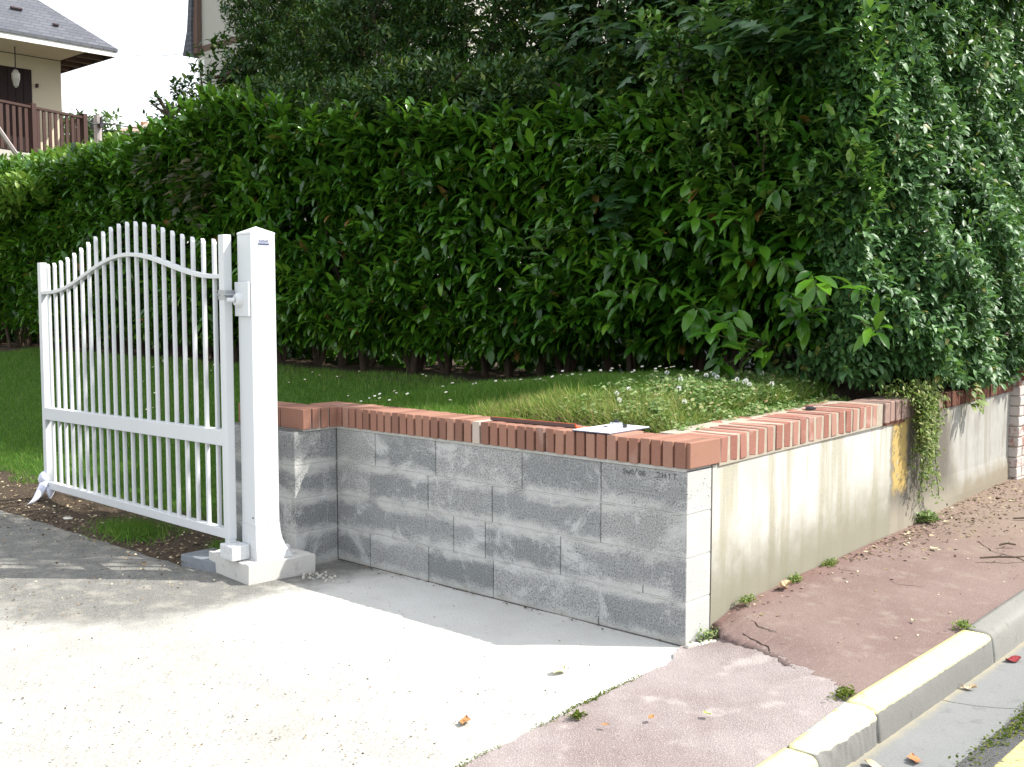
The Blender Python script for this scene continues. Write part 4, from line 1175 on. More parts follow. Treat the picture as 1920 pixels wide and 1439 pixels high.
def laurel():
    base = (-6.0, 2.6, 0.9)
    R = root('laurel_hedge', base, 'long tall dark green laurel hedge with big glossy leaves standing behind the lawn', 'hedge')
    q0, q1 = -17.5, -0.34
    def front(q, z):
        return 2.20 + 0.13 * vnoise(q * 1.3, z * 1.5, 1) + 0.11 * vnoise(q * 3.1, z * 3.6, 2) + 0.06 * vnoise(q * 7.3, z * 8.6, 4) + 0.16 * ss(1.7, 1.0, z)
    def ztop(q):
        return np.interp(q, [-18, -12, -9.6, -8.4, -7.3, -6, -4, -2, 0], [3.30, 3.30, 3.12, 3.32, 3.48, 3.25, 3.02, 2.88, 2.82]) + 0.07 * vnoise(q * 1.3, 0.3, 5) + 0.06 * vnoise(q * 4.3, 0.9, 2)
    parts = []
    # face: density falls with distance
    n = 4300
    q = q1 - (q1 - q0) * rng.uniform(0, 1, n) ** 1.15
    zm = lawn_z(q, 2.2) + .30 + .07 * vnoise(q * 2.6, 0.0, 3); z = rng.uniform(0, 1, n) ** 0.95 * (ztop(q) - zm) + zm
    s = front(q, z) + rng.exponential(0.09, n) - 0.03
    C0 = np.stack([q, s, z], 1)
    T = norm(np.stack([rng.normal(-0.42, .36, n), -np.abs(rng.normal(.72, .25, n)), rng.normal(.20, .30, n)], 1))
    big = 1.0 + 0.30 * ss(-2.6, -0.6, q)
    parts.append(sprigs(C0, T, 7, (0.115, 0.18), 0.60, 0.37, 0.40, 0.15, lsc=big))
    # skirt of low leaves
    n = 420
    q = rng.uniform(-10, q1, n); z = lawn_z(q, 2.2) + .24 + rng.uniform(0, 0.2, n); s = front(q, z) + rng.uniform(0.12, 0.5, n)
    T = norm(np.stack([rng.normal(0, .5, n), rng.normal(-.4, .3, n), rng.normal(-.3, .3, n)], 1))
    parts.append(sprigs(np.stack([q, s, z], 1), T, 6, (0.11, 0.16), 0.6, 0.33, 0.6, 0.12))
    # inner layer
    n = 5200
    q = rng.uniform(q0, -.40, n); z = .95 + rng.uniform(0, 1, n) * (ztop(q) - 1.1); s = front(q, z) + rng.uniform(0.35, 0.95, n) + .55 * (z < 1.35)
    T = norm(np.stack([rng.normal(0, .5, n), rng.normal(-.5, .3, n), rng.normal(0, .4, n)], 1))
    parts.append(sprigs(np.stack([q, s, z], 1), T, 6, (0.15, 0.22), 0.7, 0.46, 0.4, 0.14))
    # top surface and upright shoots
    n = 2600
    q = rng.uniform(q0, q1, n); s = rng.uniform(2.1, 3.6, n); z = ztop(q) + rng.normal(0, .05, n) + 0.10 * vnoise(q * 2.5, s * 2.5, 3)
    T = norm(np.stack([rng.normal(0, .3, n), rng.normal(-.25, .3, n), rng.normal(.9, .2, n)], 1))
    parts.append(sprigs(np.stack([q, s, z], 1), T, 7, (0.11, 0.17), 0.55, 0.34, 0.05, 0.14))
    n = 260
    q = rng.uniform(-10.5, -6, n); s = rng.uniform(2.15, 2.9, n); z = ztop(q) + rng.uniform(.03, .22, n)
    T = norm(np.stack([rng.normal(0, .25, n), rng.normal(-.1, .2, n), np.ones(n)], 1))
    parts.append(sprigs(np.stack([q, s, z], 1), T, 7, (0.12, 0.17), 0.35, 0.34, -0.05, 0.16))
    def rnd(P):
        r = np.clip(rng.beta(2, 2.6, len(P)), 0, 0.96)
        r = np.clip(r + 0.12 * vnoise(P[:, 0] * .8, P[:, 2], 2), 0, 0.96)
        r[rng.uniform(0, 1, len(P)) < 0.009] = 1.0
        return r
    f = fol('foliage', 'laurel', parts, M['laurel'], R, base, rnd)
    # stems
    pairs = []
    for i in range(42):
        q = -16.5 + i * 0.365 + random.uniform(-.1, .1); s = random.uniform(2.7, 3.1)
        for k in range(3):
            pairs.append(((q - base[0], s - base[1], -0.1), (q + random.uniform(-.5, .5) - base[0], s + random.uniform(-.5, .3) - base[1], random.uniform(1.2, 2.4))))
    obj('stems', branch_mesh(pairs, 0.028, 0.010), M['bark'], R)
laurel()

def bright_sprays():
    # loose big-leaved laurel shoots reaching out at the right end of the hedge
    spots = [(-0.95, 1.86, 1.95, 'glossy laurel shoot with large pale leaves reaching out above the lawn left of the corner'),
             (-0.42, 1.80, 1.62, 'cluster of large shiny laurel leaves hanging low at the right end of the hedge'),
             (-1.75, 1.95, 1.78, 'drooping laurel shoot in the middle of the hedge face'),
             (-0.85, 1.72, 1.33, 'low laurel shoot whose long leaf points down at the lawn')]
    for q, s, z, lb in spots:
        n = 7
        C0 = np.array([q, s, z]) + rv(n, 0.11) * np.array([1.3, .6, 1.0])
        T = norm(np.stack([rng.normal(0.1, .35, n), -np.abs(rng.normal(.8, .2, n)), rng.normal(.05, .3, n)], 1))
        p = sprigs(C0, T, 7, (0.125, 0.19), 0.55, 0.36, 0.5, 0.16)
        R = root('laurel_shoot', (q, s + .3, z - .1), lb, 'shoot', 'laurel shoots standing out of the hedge')
        fol('leaves', 'laurel', [p], M['laurel'], R, (q, s + .3, z - .1), lambda P: rng.uniform(.15, .80, len(P)))
        pr = [((0, 0.25, 0), tuple(c - np.array([q, s + .3, z - .1]))) for c in C0]
        obj('twig', branch_mesh(pr, 0.006, 0.003), M['twig'], R)
bright_sprays()

def broad_shrub():
    base = (-.75, 2.5, .95)
    R = root('broad_leaved_shrub', base, 'brighter shrub with pointed mid-size leaves rising between the laurel and the small-leaved shrub', 'shrub')
    n = 760
    q = rng.uniform(-1.75, -.05, n); z = rng.uniform(1.7, 3.5, n); s = 1.98 + .16 * vnoise(q * 3, z * 2.6, 6) + rng.exponential(.09, n)
    ok = (vnoise(q * 4.5, z * 4.5, 9) > -.25) & (z > 2.0 + .7 * ss(-.9, -1.7, q)) & (z > 1.7 + .5 * ss(-.4, -.05, q)); q, s, z = q[ok], s[ok], z[ok]; n = len(q)
    T = norm(np.stack([rng.normal(.15, .35, n), -np.abs(rng.normal(.5, .25, n)), rng.normal(.55, .3, n)], 1))
    p = sprigs(np.stack([q, s, z], 1), T, 9, (.07, .125), .55, .40, .18, .15)
    fol('foliage', 'laurel', [p], M['shrub'], R, base)
    pr = [((random.uniform(-.3, .3), .1, 0), (float(q[i]) - base[0], float(s[i]) - base[1] + .08, float(z[i]) - base[2])) for i in range(0, n, 24)]
    obj('stems', branch_mesh(pr, .012, .004), M['bark'], R)
broad_shrub()

def crown(n, center, radii, Tup=0.3, seed=0, shell=0.55):
    u = norm(rv(n)); r = rng.uniform(shell, 1.0, n) ** 0.7
    lump = 1 + 0.16 * vnoise(u[:, 0] * 3, u[:, 2] * 3 + u[:, 1] * 2, seed) + 0.10 * vnoise(u[:, 0] * 8, u[:, 2] * 8, seed + 2)
    P = np.array(center) + u * np.array(radii) * (r * lump)[:, None]
    T = norm(u * 0.8 + np.array([[0, 0, Tup]]) + rv(n, 0.25))
    return P, T

def fine_tree(name, base, trunk_h, blobs, n_each, label, mat, kind='dia', Lr=(0.035, 0.06), wr=0.5, nl=9, group=None, along=0.14, droop=0.15, spread=0.6, cat='tree'):
    R = root(name, base, label, cat, group)
    parts = []
    pairs = []
    for (c, r, k) in blobs:
        P, T = crown(int(n_each * k), c, r, 0.25, random.random() * 9)
        ok = P[:, 2] > 1.0
        parts.append(sprigs(P[ok], T[ok], nl, Lr, spread, wr, droop, along))
        for _ in range(7):
            j = random.randrange(len(P))
            pairs.append(((c[0] - base[0], c[1] - base[1], c[2] - base[2] - r[2] * .3), tuple(P[j] - np.array(base))))
        pairs.append(((random.uniform(-.1, .1), random.uniform(-.1, .1), trunk_h * .6), (c[0] - base[0], c[1] - base[1], c[2] - base[2])))
    fol('crown', kind, parts, mat, R, base)
    tm = MB(); tm.tube([(0, 0, -0.1), (0.03, 0.02, trunk_h * .5), (0.0, 0.05, trunk_h)], [0.11, 0.09, 0.06], 10)
    obj('trunk', tm, M['bark'], R)
    obj('branches', branch_mesh(pairs, 0.03, 0.008), M['bark'], R)
    return R

fine_tree('evergreen_tree', (-7.2, 4.3, 0.9), 3.2,
          [((-8.35, 4.2, 4.75), (0.85, .8, 1.0), 0.8), ((-7.3, 4.0, 4.2), (1.1, .9, 1.1), 1.2), ((-7.2, 4.6, 5.6), (1.5, 1.0, 1.2), 1.2), ((-6.2, 3.7, 4.2), (1.1, .9, 1.2), 1.2), ((-8.6, 4.3, 6.0), (.8, .7, .7), .4), ((-9.15, 4.2, 5.3), (.65, .6, .9), .5), ((-9.0, 4.0, 4.2), (.5, .5, .6), .35), ((-7.0, 2.75, 3.45), (1.0, .45, .45), .8), ((-5.7, 2.7, 3.3), (.8, .45, .4), .6)],
          1150, 'fine-leaved evergreen tree with yellowish tips rising behind the left part of the hedge', M['conifer'], Lr=(0.05, 0.085), wr=0.42, nl=11, group='dark trees behind the hedge')
fine_tree('evergreen_tree', (-4.2, 4.4, 0.9), 3.4,
          [((-5.1, 4.1, 4.7), (1.2, .9, 1.4), 1.3), ((-3.9, 4.0, 4.6), (1.2, .9, 1.4), 1.3), ((-4.3, 4.6, 5.9), (1.6, 1.0, 1.1), 1.1), ((-4.8, 2.8, 3.25), (1.2, .6, .55), 1.1), ((-3.5, 2.75, 3.1), (1.0, .55, .5), .9), ((-4.2, 2.45, 2.95), (.5, .25, .22), .2)],
          1300, 'very dark dense evergreen tree rising behind the middle of the hedge', M['conifer'], Lr=(0.05, 0.09), wr=0.42, nl=11, group='dark trees behind the hedge')
fine_tree('broadleaf_tree', (-2.2, 4.4, 0.9), 3.2,
          [((-2.9, 3.9, 4.3), (1.2, .9, 1.2), 1.2), ((-1.7, 3.9, 4.1), (1.2, .9, 1.3), 1.3), ((-2.2, 4.3, 5.0), (1.6, 1.0, .8), 1.0), ((-0.8, 3.9, 4.0), (1.0, .8, 1.0), .9), ((-2.3, 2.75, 3.05), (1.1, .5, .45), .8), ((-1.1, 2.6, 2.95), (.8, .4, .5), .5)],
          700, 'shaded broadleaf tree behind the hedge near the middle top of the picture', M['conifer'], 'ovate', Lr=(0.08, 0.13), wr=0.55, nl=8, group='dark trees behind the hedge')
# climbing ash-like sprays spilling over the left top of the hedge
fine_tree('wispy_shrub', (-9.4, 3.6, 0.9), 2.6,
          [((-9.45, 3.5, 3.95), (.5, .5, .55), .8), ((-10.3, 3.5, 4.0), (.55, .35, .22), .3), ((-9.0, 3.5, 4.4), (.5, .4, .4), .5)],
          120, 'wispy small-leaved shrub poking out of the hedge top in front of the grey house', M['conifer'], 'ovate', Lr=(0.07, 0.11), wr=0.5, nl=7, cat='shrub')

def sycamore():
    base = (-1.0, 3.6, 1.0)
    R = root('sycamore_tree', base, 'sycamore with large lobed leaves overhanging the right part of the hedge at the top', 'tree')
    def cloud(c, r, n, L=(0.14, 0.22)):
        P = np.array(c) + norm(rv(n)) * np.array(r) * rng.uniform(.3, 1, n)[:, None]
        D = norm(np.stack([rng.normal(0, .7, n), rng.normal(-.7, .3, n), rng.normal(-.25, .25, n)], 1))
        U = norm(np.array([[0, -.35, 1.0]]) + rv(n, .18))
        l = rng.uniform(*L, n)
        return P, D, U, l, l * rng.uniform(.9, 1.1, n)
    parts = [cloud((-0.72, 2.0, 3.18), (.42, .22, .16), 52, (.16, .24)), cloud((-1.45, 2.15, 3.25), (.5, .25, .25), 50), cloud((-1.1, 2.2, 2.95), (.3, .1, .25), 22),
             cloud((-1.2, 2.9, 3.5), (1.4, .8, .5), 420), cloud((-1.4, 3.5, 4.4), (1.8, 1.0, .6), 500), cloud((.50, 3.17, 6.9), (.8, .75, 1.9), 1300, (.2, .28)), cloud((.9, 2.9, 9.0), (.9, .8, 1.2), 700, (.2, .28)), cloud((-.6, 4.3, 6.2), (.9, .8, 1.4), 500, (.2, .28)), cloud((-2.6, 2.5, 3.6), (.5, .3, .35), 60), cloud((-2.05, 2.12, 2.25), (.25, .08, .35), 34, (.12, .18))]  # clouds high out of view are added only to shade the gate and ground
    fol('crown', 'palm', parts, M['sycamore'], R, base)
    pairs = [((0, 0, 1.2), (.3, -1.4, 2.2)), ((0, 0, 1.6), (-.4, -1.3, 2.3)), ((0, 0, 2.0), (.2, -.6, 3.4)), ((0, 0, 2.1), (-1.2, -.6, 3.6)), ((.25, -1.3, 2.15), (.45, -1.7, 2.1))]
    tm = MB(); tm.tube([(0, 0, -.1), (.05, 0, 1.4), (0, .05, 3.6)], [.10, .08, .04], 10); obj('trunk', tm, M['bark'], R)
    obj('branches', branch_mesh(pairs, .022, .007), M['bark'], R)
    # bronze tinted maple seedling growing through the hedge on the left
    b = (-7.4, 2.5, 0.9)
    R = root('maple_sapling', b, 'bronze-tinted maple sapling growing through the hedge above the gate', 'sapling')
    fol('leaves', 'palm', [cloud((-7.45, 2.08, 2.75), (.45, .14, .55), 90, (.12, .18)), cloud((-8.3, 2.1, 3.0), (.4, .12, .3), 34, (.12, .17))], M['reddish'], R, b)
    obj('stem', branch_mesh([((0, 0, 0), (0, -.3, 2.2)), ((0, -.2, 1.5), (-.8, -.3, 2.1))], .012, .004), M['bark'], R)
sycamore()

def pinnate():
    for q, s, z, n, lb in ((-2.0, 1.98, 2.62, 9, 'pinnate ash-like sprig sticking out of the hedge in its upper middle'), (-2.55, 2.0, 2.02, 8, 'dull pinnate sprig with a dry twig at the centre of the hedge')):
        b = (q, s + .2, z - .2)
        R = root('ash_sprig', b, lb, 'sprig', 'pinnate sprigs in the hedge')
        P = []; D = []; pairs = []
        for i in range(n):
            d0 = norm(np.array([[rng.normal(0, .7), -abs(rng.normal(.5, .2)), rng.normal(.05, .3)]]))[0]
            o = np.array([q, s, z]) + rv(1, .07)[0]
            side = norm(np.cross(d0, [0, 0, 1.])[None])[0]
            pairs.append((tuple(o - np.array(b)), tuple(o + d0 * .24 - np.array(b))))
            for j in range(5):
                for sg in (-1, 1):
                    P.append(o + d0 * (.05 + .042 * j)); D.append(d0 * .5 + side * sg + np.array([0, 0, -.15]))
            P.append(o + d0 * .24); D.append(d0)
        P = np.array(P); D = norm(np.array(D)); m = len(P)
        L = rng.uniform(.055, .075, m)
        fol('leaflets', 'ovate', [(P, D, norm(np.array([[0, -.5, 1.]]) + rv(m, .12)), L, L * .42)], M['ash'], R, b)
        obj('leaf_stalk', branch_mesh(pairs, .0025, .0015), M['twig'], R)
pinnate()

def privet():
    base = (-0.3, 3.4, 0.95)
    R = root('small_leaved_shrub', base, 'sunlit small-leaved glossy shrub spilling over the street wall on the right', 'shrub')
    parts = []
    def faceq(s, z):   # outer surface towards the pavement: bulges low down, leans back higher up
        b = 0.26 * ss(2.2, 2.75, s) * np.exp(-((z - 1.65) / 0.75) ** 2) + 0.10 * ss(3.0, 3.8, s) * ss(2.6, 3.2, z)
        return -0.15 + 0.10 * ss(2.2, 2.8, s) + b + 0.15 * vnoise(s * 1.9, z * 2.1, 3) + 0.10 * vnoise(s * 4.4, z * 4.7, 1) - 0.12 * ss(2.4, 3.6, z)
    n = 8200
    s = 2.02 + rng.uniform(0, 1, n) ** 1.3 * 4.4; z = rng.uniform(1.0, 4.3, n)
    lowb = 1.12 - 0.13 * ss(2.7, 3.3, s)
    z = lowb + (z - 1.0) * np.clip((2.55 + .55 * (s - 2.1)) / 3.3, 0, 1)
    q = faceq(s, z) - rng.exponential(.08, n)
    ok = (vnoise(s * 3.3, z * 3.7, 8) + .5 * vnoise(s * 9, z * 9, 2) > -.62) | (rng.uniform(0, 1, n) < .12); q = q[ok]; s = s[ok]; z = z[ok]; n = len(q)
    ok = (((s - 3.05) / .30) ** 2 + ((z - 2.25) / .42) ** 2 > 1) | (rng.uniform(0, 1, n) < .10); q = q[ok]; s = s[ok]; z = z[ok]; n = len(q)
    C0 = np.stack([q, s, z], 1)
    T = norm(np.stack([np.abs(rng.normal(.7, .25, n)), rng.normal(-.35, .4, n), rng.normal(.10, .45, n)], 1))
    parts.append(sprigs(C0, T, 8, (.042, .080), .72, .50, .35, .12))
    # near face (towards viewer) between laurel and wall
    n = 3400
    q = -.08 - rng.uniform(0, 1, n) * .97; z = rng.uniform(1.15, 3.55, n); s = 2.06 + .14 * vnoise(q * 3, z * 2, 5) + .07 * vnoise(q * 8, z * 7, 2) + rng.exponential(.12, n) + 0.55 * ss(-.45, -1.05, q) + .35 * ss(-.30, -.05, q)
    ok = z > 1.15 + 1.75 * ss(-.05, -.85, q) ** .7 + .30 * vnoise(q * 5, z * 3, 4); q = q[ok]; z = z[ok]; s = s[ok]; n = len(q)
    T = norm(np.stack([rng.normal(.15, .4, n), -np.abs(rng.normal(.6, .3, n)), rng.normal(.05, .4, n)], 1))
    parts.append(sprigs(np.stack([q, s, z], 1), T, 8, (.045, .082), .70, .50, .40, .12))
    # inner fill
    n = 3600
    q = rng.uniform(-1.1, -.15, n); s = rng.uniform(2.35, 6.4, n); z = 1.05 + rng.uniform(0, 1, n) * (2.4 + .5 * (s - 2.4))
    parts.append(sprigs(np.stack([q, s, z], 1), rv(n), 8, (.06, .09), .7, .6, .2, .12))
    def rnd(P):
        r = np.clip(rng.beta(2, 2.4, len(P)) * .95, 0, .95); r[rng.uniform(0, 1, len(P)) < .012] = 1.0; return r
    fol('foliage', 'ovate', parts, M['privet'], R, base, rnd)
    pairs = []
    for i in range(26):
        q = random.uniform(-.8, -.45); s = 2.5 + i * .15
        pairs.append(((q - base[0], s - base[1], -.1), (random.uniform(-.95, -.6) - base[0], s + random.uniform(-.4, .4) - base[1], random.uniform(.8, 2.2))))
    obj('stems', branch_mesh(pairs, .018, .005), M['bark'], R)
    # a sprig drooping over the coping
privet()

def creeper():
    base = (0.03, 2.55, 0.95)
    R = root('hanging_creeper', base, 'yellow-green creeper hanging down the dirty part of the street wall', 'creeper')
    P = []; pairs = []
    for i in range(46):
        s = rng.normal(2.50, .085); ln = abs(rng.normal(.38, .20)) + .05
        ln = min(ln, .74)
        p = np.array([.045 + rng.uniform(0, .05), s, 1.04 + rng.uniform(-.03, .05)]); pts = [p.copy()]
        for k in range(int(ln / .045)):
            p = p + np.array([rng.normal(0, .008), rng.normal(0.002, .014), -.045]); p[0] = max(.024, min(.11, p[0])); pts.append(p.copy())
            for _ in range(7): P.append(p + rv(1, .016)[0] * np.array([.8, 1, 1]))
        pairs.append(pts)
    for _ in range(700):
        P.append(np.array([rng.uniform(-.18, .10), rng.normal(2.48, .13), rng.normal(1.00, .045)]))
    P = np.array(P); n = len(P)
    D = norm(np.stack([rng.normal(.6, .5, n), rng.normal(0, .8, n), rng.normal(-.5, .6, n)], 1))
    U = norm(np.array([[.8, -.3, .6]]) + rv(n, .35)); L = rng.uniform(.014, .036, n)
    fol('leaves', 'ovate', [(P, D, U, L, L * .42)], M['creeper'], R, base)
    m = MB()
    for pts in pairs: m.tube([tuple(p - np.array(base)) for p in pts], .0022, 4, cap=False)
    obj('tendrils', m, M['twig'], R)
    # sprig of shrub in front of dark coping
    b = (.05, 3.25, 1.02)
    R = root('drooping_sprig', b, 'small pale-green sprig drooping over the dark coping right of the creeper', 'sprig')
    n = 26; P = np.array([.09, 3.28, .92]) + rv(n, .045) * np.array([.4, 1.5, 1]); D = norm(np.stack([rng.normal(.7, .3, n), rng.normal(0, .5, n), rng.normal(-.5, .3, n)], 1)); L = rng.uniform(.05, .07, n)
    fol('leaves', 'ovate', [(P, D, norm(np.array([[.7, -.2, .7]]) + rv(n, .2)), L, L * .6)], M['creeper'], R, b)
    obj('twig', branch_mesh([((-.05, 0, .12), (.04, .03, -.1)), ((-.05, 0, .12), (.05, .1, -.06))], .003, .0015), M['twig'], R)
creeper()

# ------------------------------------------------------------------ lawn cover
def grass():
    def patch(n, q0, q1, s0, s1, Lr, mat, name, wr=.06, keep=None, lean=.35):
        q = rng.uniform(q0, q1, n); s = rng.uniform(s0, s1, n)
        ok = np.ones(n, bool) if keep is None else keep(q, s)
        q = q[ok]; s = s[ok]; m = len(q)
        P = np.stack([q, s, lawn_z(q, s) - .006], 1)
        D = norm(np.stack([rng.normal(0, lean, m), rng.normal(-.08, lean, m), np.ones(m)], 1)); U = norm(rv(m) * np.array([1, 1, .2]))
        L = rng.uniform(*Lr, m)
        return P, D, U, L, np.full(m, 1) * rng.uniform(.0035, .006, m)
    k1 = lambda q, s: (q < -2.9) & (s > -.12 + .16 * vnoise(q * 2.2, s, 4)) & (rng.uniform(0, 1, len(q)) > .15 * (1 + vnoise(q * 3, s * 3, 7)))
    k2 = lambda q, s: ~((q > -1.65) & (s < .52)) & (s > .2) & (q < -.30) & (rng.uniform(0, 1, len(q)) < .55 + .45 * (q < -1.0))
    a = patch(90000, -12, -2.9, -.3, 2.35, (.03, .07), None, '', keep=k1)
    b = patch(62000, -2.72, -.25, .2, 2.3, (.035, .09), None, '', keep=k2)
    o = fol('grass', 'blade', [a, b], M['grass'], None, (-3, 1, .5)); props(o, 'short green grass covering the raised lawn and its bank', 'grass', kind='stuff')
    # dry tufts on the dug bank
    k3 = lambda q, s: (s > .40 + .05 * np.sin(q * 9)) & (s < .85)
    c = patch(11000, -1.75, -.35, .36, .9, (.05, .13), None, '', keep=k3, lean=.8)
    c2 = patch(8000, -1.2, -.3, .9, 2.0, (.04, .08), None, '', lean=.7)
    o = fol('dry_grass', 'blade', [c, c2], M['drygrass'], None, (-1, .6, .9)); props(o, 'yellowing grass on the dug bank edge behind the coping', 'dry grass', kind='stuff')
    # clover: small round leaves
    n = 20000
    q = rng.uniform(-1.25, -.27, n); s = rng.uniform(.34, 2.15, n); ok = (rng.uniform(0, 1, n) < .35 + .65 * ss(-1.1, -.75, q) * ss(1.9, 1.0, s)) & ~((q < -.7) & (s < .5)); q = q[ok]; s = s[ok]; n = len(q)
    lump = .03 + .035 * (1 + vnoise(q * 7, s * 7, 3))
    P = np.stack([q + .05 * (s < .5), s, lawn_z(q, s) + rng.uniform(0, 1, n) * lump], 1)
    D = norm(np.stack([rng.normal(0, 1, n), rng.normal(-.3, 1, n), rng.normal(.1, .3, n)], 1)); U = norm(np.array([[0, -.3, 1.]]) + rv(n, .3)); L = rng.uniform(.014, .030, n)
    o = fol('clover', 'ovate', [(P, D, U, L, L * .85)], M['clover'], None, (-.7, 1, 1)); props(o, 'clover and small weeds beside the street coping', 'clover', kind='stuff')
    # far/low cover under hedge edge right
    # dug trench edge: bare earth lumps and roots
    m = MB()
    for i in range(260):
        q = random.uniform(-1.35, -.42); s = random.uniform(.26, .52); z = float(lawn_z(q, s)); r = random.uniform(.008, .026)
        m.tube([(q, s, z - .01), (q + r * .3, s + r * .2, z + r)], [r, r * .5], 6)
    o = obj('dug_earth', m, M['earth'], None, base=(-1, .4, .9), off=(-1, .4, .9)); props(o, 'crumbly dug earth in the hollow behind the clipboard', 'earth', kind='stuff')
    # moss and grit in the joint between driveway and apron
    n = 2600; s = -.45 - rng.uniform(0, 1, n) ** .9 * 1.7; q = .085 + .012 * np.sin(s * 3.0) + .004 * np.sin(s * 23.0 + 1) + np.clip(-s - .2, 0, 3) * .045 + rng.normal(-.002, .006, n)
    ok = rng.uniform(0, 1, n) < .45 + .5 * np.sin(s * 6) + .2 * np.sin(s * 21); s = s[ok]; q = q[ok]; n = len(q)
    P = np.stack([q, s, np.full(n, .002) + rng.uniform(0, .006, n)], 1); L = rng.uniform(.005, .013, n)
    o = fol('joint_moss', 'dia', [(P, norm(rv(n) * np.array([1, 1, .5])), norm(np.array([[0, 0, 1.]]) + rv(n, .5)), L, L * .6)], M['moss'], None, (.12, -1, 0)); props(o, 'thin mossy line in the joint between the pale driveway and the pink apron', 'moss', kind='stuff')
    # moss strip between gutter and road
    n = 9000; s = rng.uniform(-2.5, 3.5, n); q = 1.372 + rng.normal(0, .022, n) + .012 * np.sin(s * 9); P = np.stack([q, s, np.interp(s, [-8, -.3, .9, 2.1, 30], [-.10, -.062, -.06, -.03, .87]) + .004 + rng.uniform(0, .012, n)], 1)
    ok = rng.uniform(0, 1, n) < .6 + .4 * np.sin(s * 5); P = P[ok]; n = len(P)
    D = norm(rv(n) * np.array([1, 1, .5])); L = rng.uniform(.008, .018, n)
    o = fol('moss', 'dia', [(P, D, norm(np.array([[0, 0, 1.]]) + rv(n, .5)), L, L * .7)], M['moss'], None, (1.37, 0, -.05)); props(o, 'moss strip between the gutter and the yellow road line', 'moss', kind='stuff')
grass()

def daisies():
    # one daisy: stem, petals, eye
    def proto(label, group, hgt):
        R = bpy.data.objects.new('daisy', None); COL.objects.link(R); props(R, label, 'flower', group)
        m = MB(); m.tube([(0, 0, 0), (.004, .002, hgt * .6), (.002, -.002, hgt)], .0014, 5); obj('stem', m, M['stem'], R)
        m = MB(); V = [(.002, -.002, hgt + .001)]; n = 24
        for k in range(n):
            a = 2 * math.pi * k / n; r = .0125 if k % 2 == 0 else .0095
            V.append((.002 + r * math.cos(a), -.002 + r * math.sin(a), hgt + .003))
        m.add(V, [(0, 1 + k, 1 + (k + 1) % n) for k in range(n)]); obj('petals', m, M['petal'], R)
        m = MB(); m.tube([(.002, -.002, hgt + .001), (.002, -.002, hgt + .004)], [.0045, .003], 8); obj('flower_eye', m, M['pollen'], R)
        return R
    zones = [('white daisy in the shaded grass behind the left half of the block wall', 'daisies behind the left half of the block wall', 34, (-3.2, -1.9), (.45, 1.9), .075),
             ('white daisy at the foot of the hedge above the middle of the lawn', 'daisies at the foot of the hedge', 26, (-2.4, -1.0), (1.75, 2.15), .11),
             ('white daisy on the grass slope seen through and beyond the gate', 'daisies on the slope beyond the gate', 40, (-8.6, -3.6), (1.0, 2.15), .07)]
    for lb, g, n, qr, sr, h in zones:
        p = proto(lb, g, h)
        cl = [(random.uniform(*qr), random.uniform(*sr)) for _ in range(5)]
        for i in range(n):
            o = p if i == 0 else copy_tree(p)
            if i % 2: c = random.choice(cl); q, s = c[0] + random.gauss(0, .12), c[1] + random.gauss(0, .10)
            else: q, s = random.uniform(*qr), random.uniform(*sr)
            q = min(max(q, qr[0]), qr[1]); s = min(max(s, sr[0]), sr[1])
            o.location = W(q, s, float(lawn_z(q, s))); o.rotation_euler = (random.uniform(.1, .55), random.uniform(-.35, .2), random.uniform(-.5, .5)); k = random.uniform(.65, 1.0); o.scale = (k, k, k)
    # clover blossoms: round heads
    R = bpy.data.objects.new('clover_blossom', None); COL.objects.link(R); props(R, 'round whitish clover blossom among the sunlit clover near the corner', 'flower', 'clover blossoms near the corner')
    m = MB(); m.tube([(0, 0, 0), (.003, 0, .08)], .0014, 5); obj('stem', m, M['stem'], R)
    n = 60; P = norm(rv(n)) * .008 + np.array([.003, 0, .084]); L = np.full(n, .008)
    fol('flower_head', 'dia', [(P, norm(P - np.array([.003, 0, .08])), norm(rv(n)), L, L * .5)], M['petal'], R, (0, 0, 0), lambda P: rng.uniform(0, 1, len(P)))
    for i in range(16):
        o = R if i == 0 else copy_tree(R)
        q, s = random.uniform(-1.0, -.42), random.uniform(.6, 1.9)
        o.location = W(q, s, float(lawn_z(q, s)) + .01); o.rotation_euler = (random.uniform(-.3, .3), random.uniform(-.3, .3), random.uniform(0, 6))
daisies()

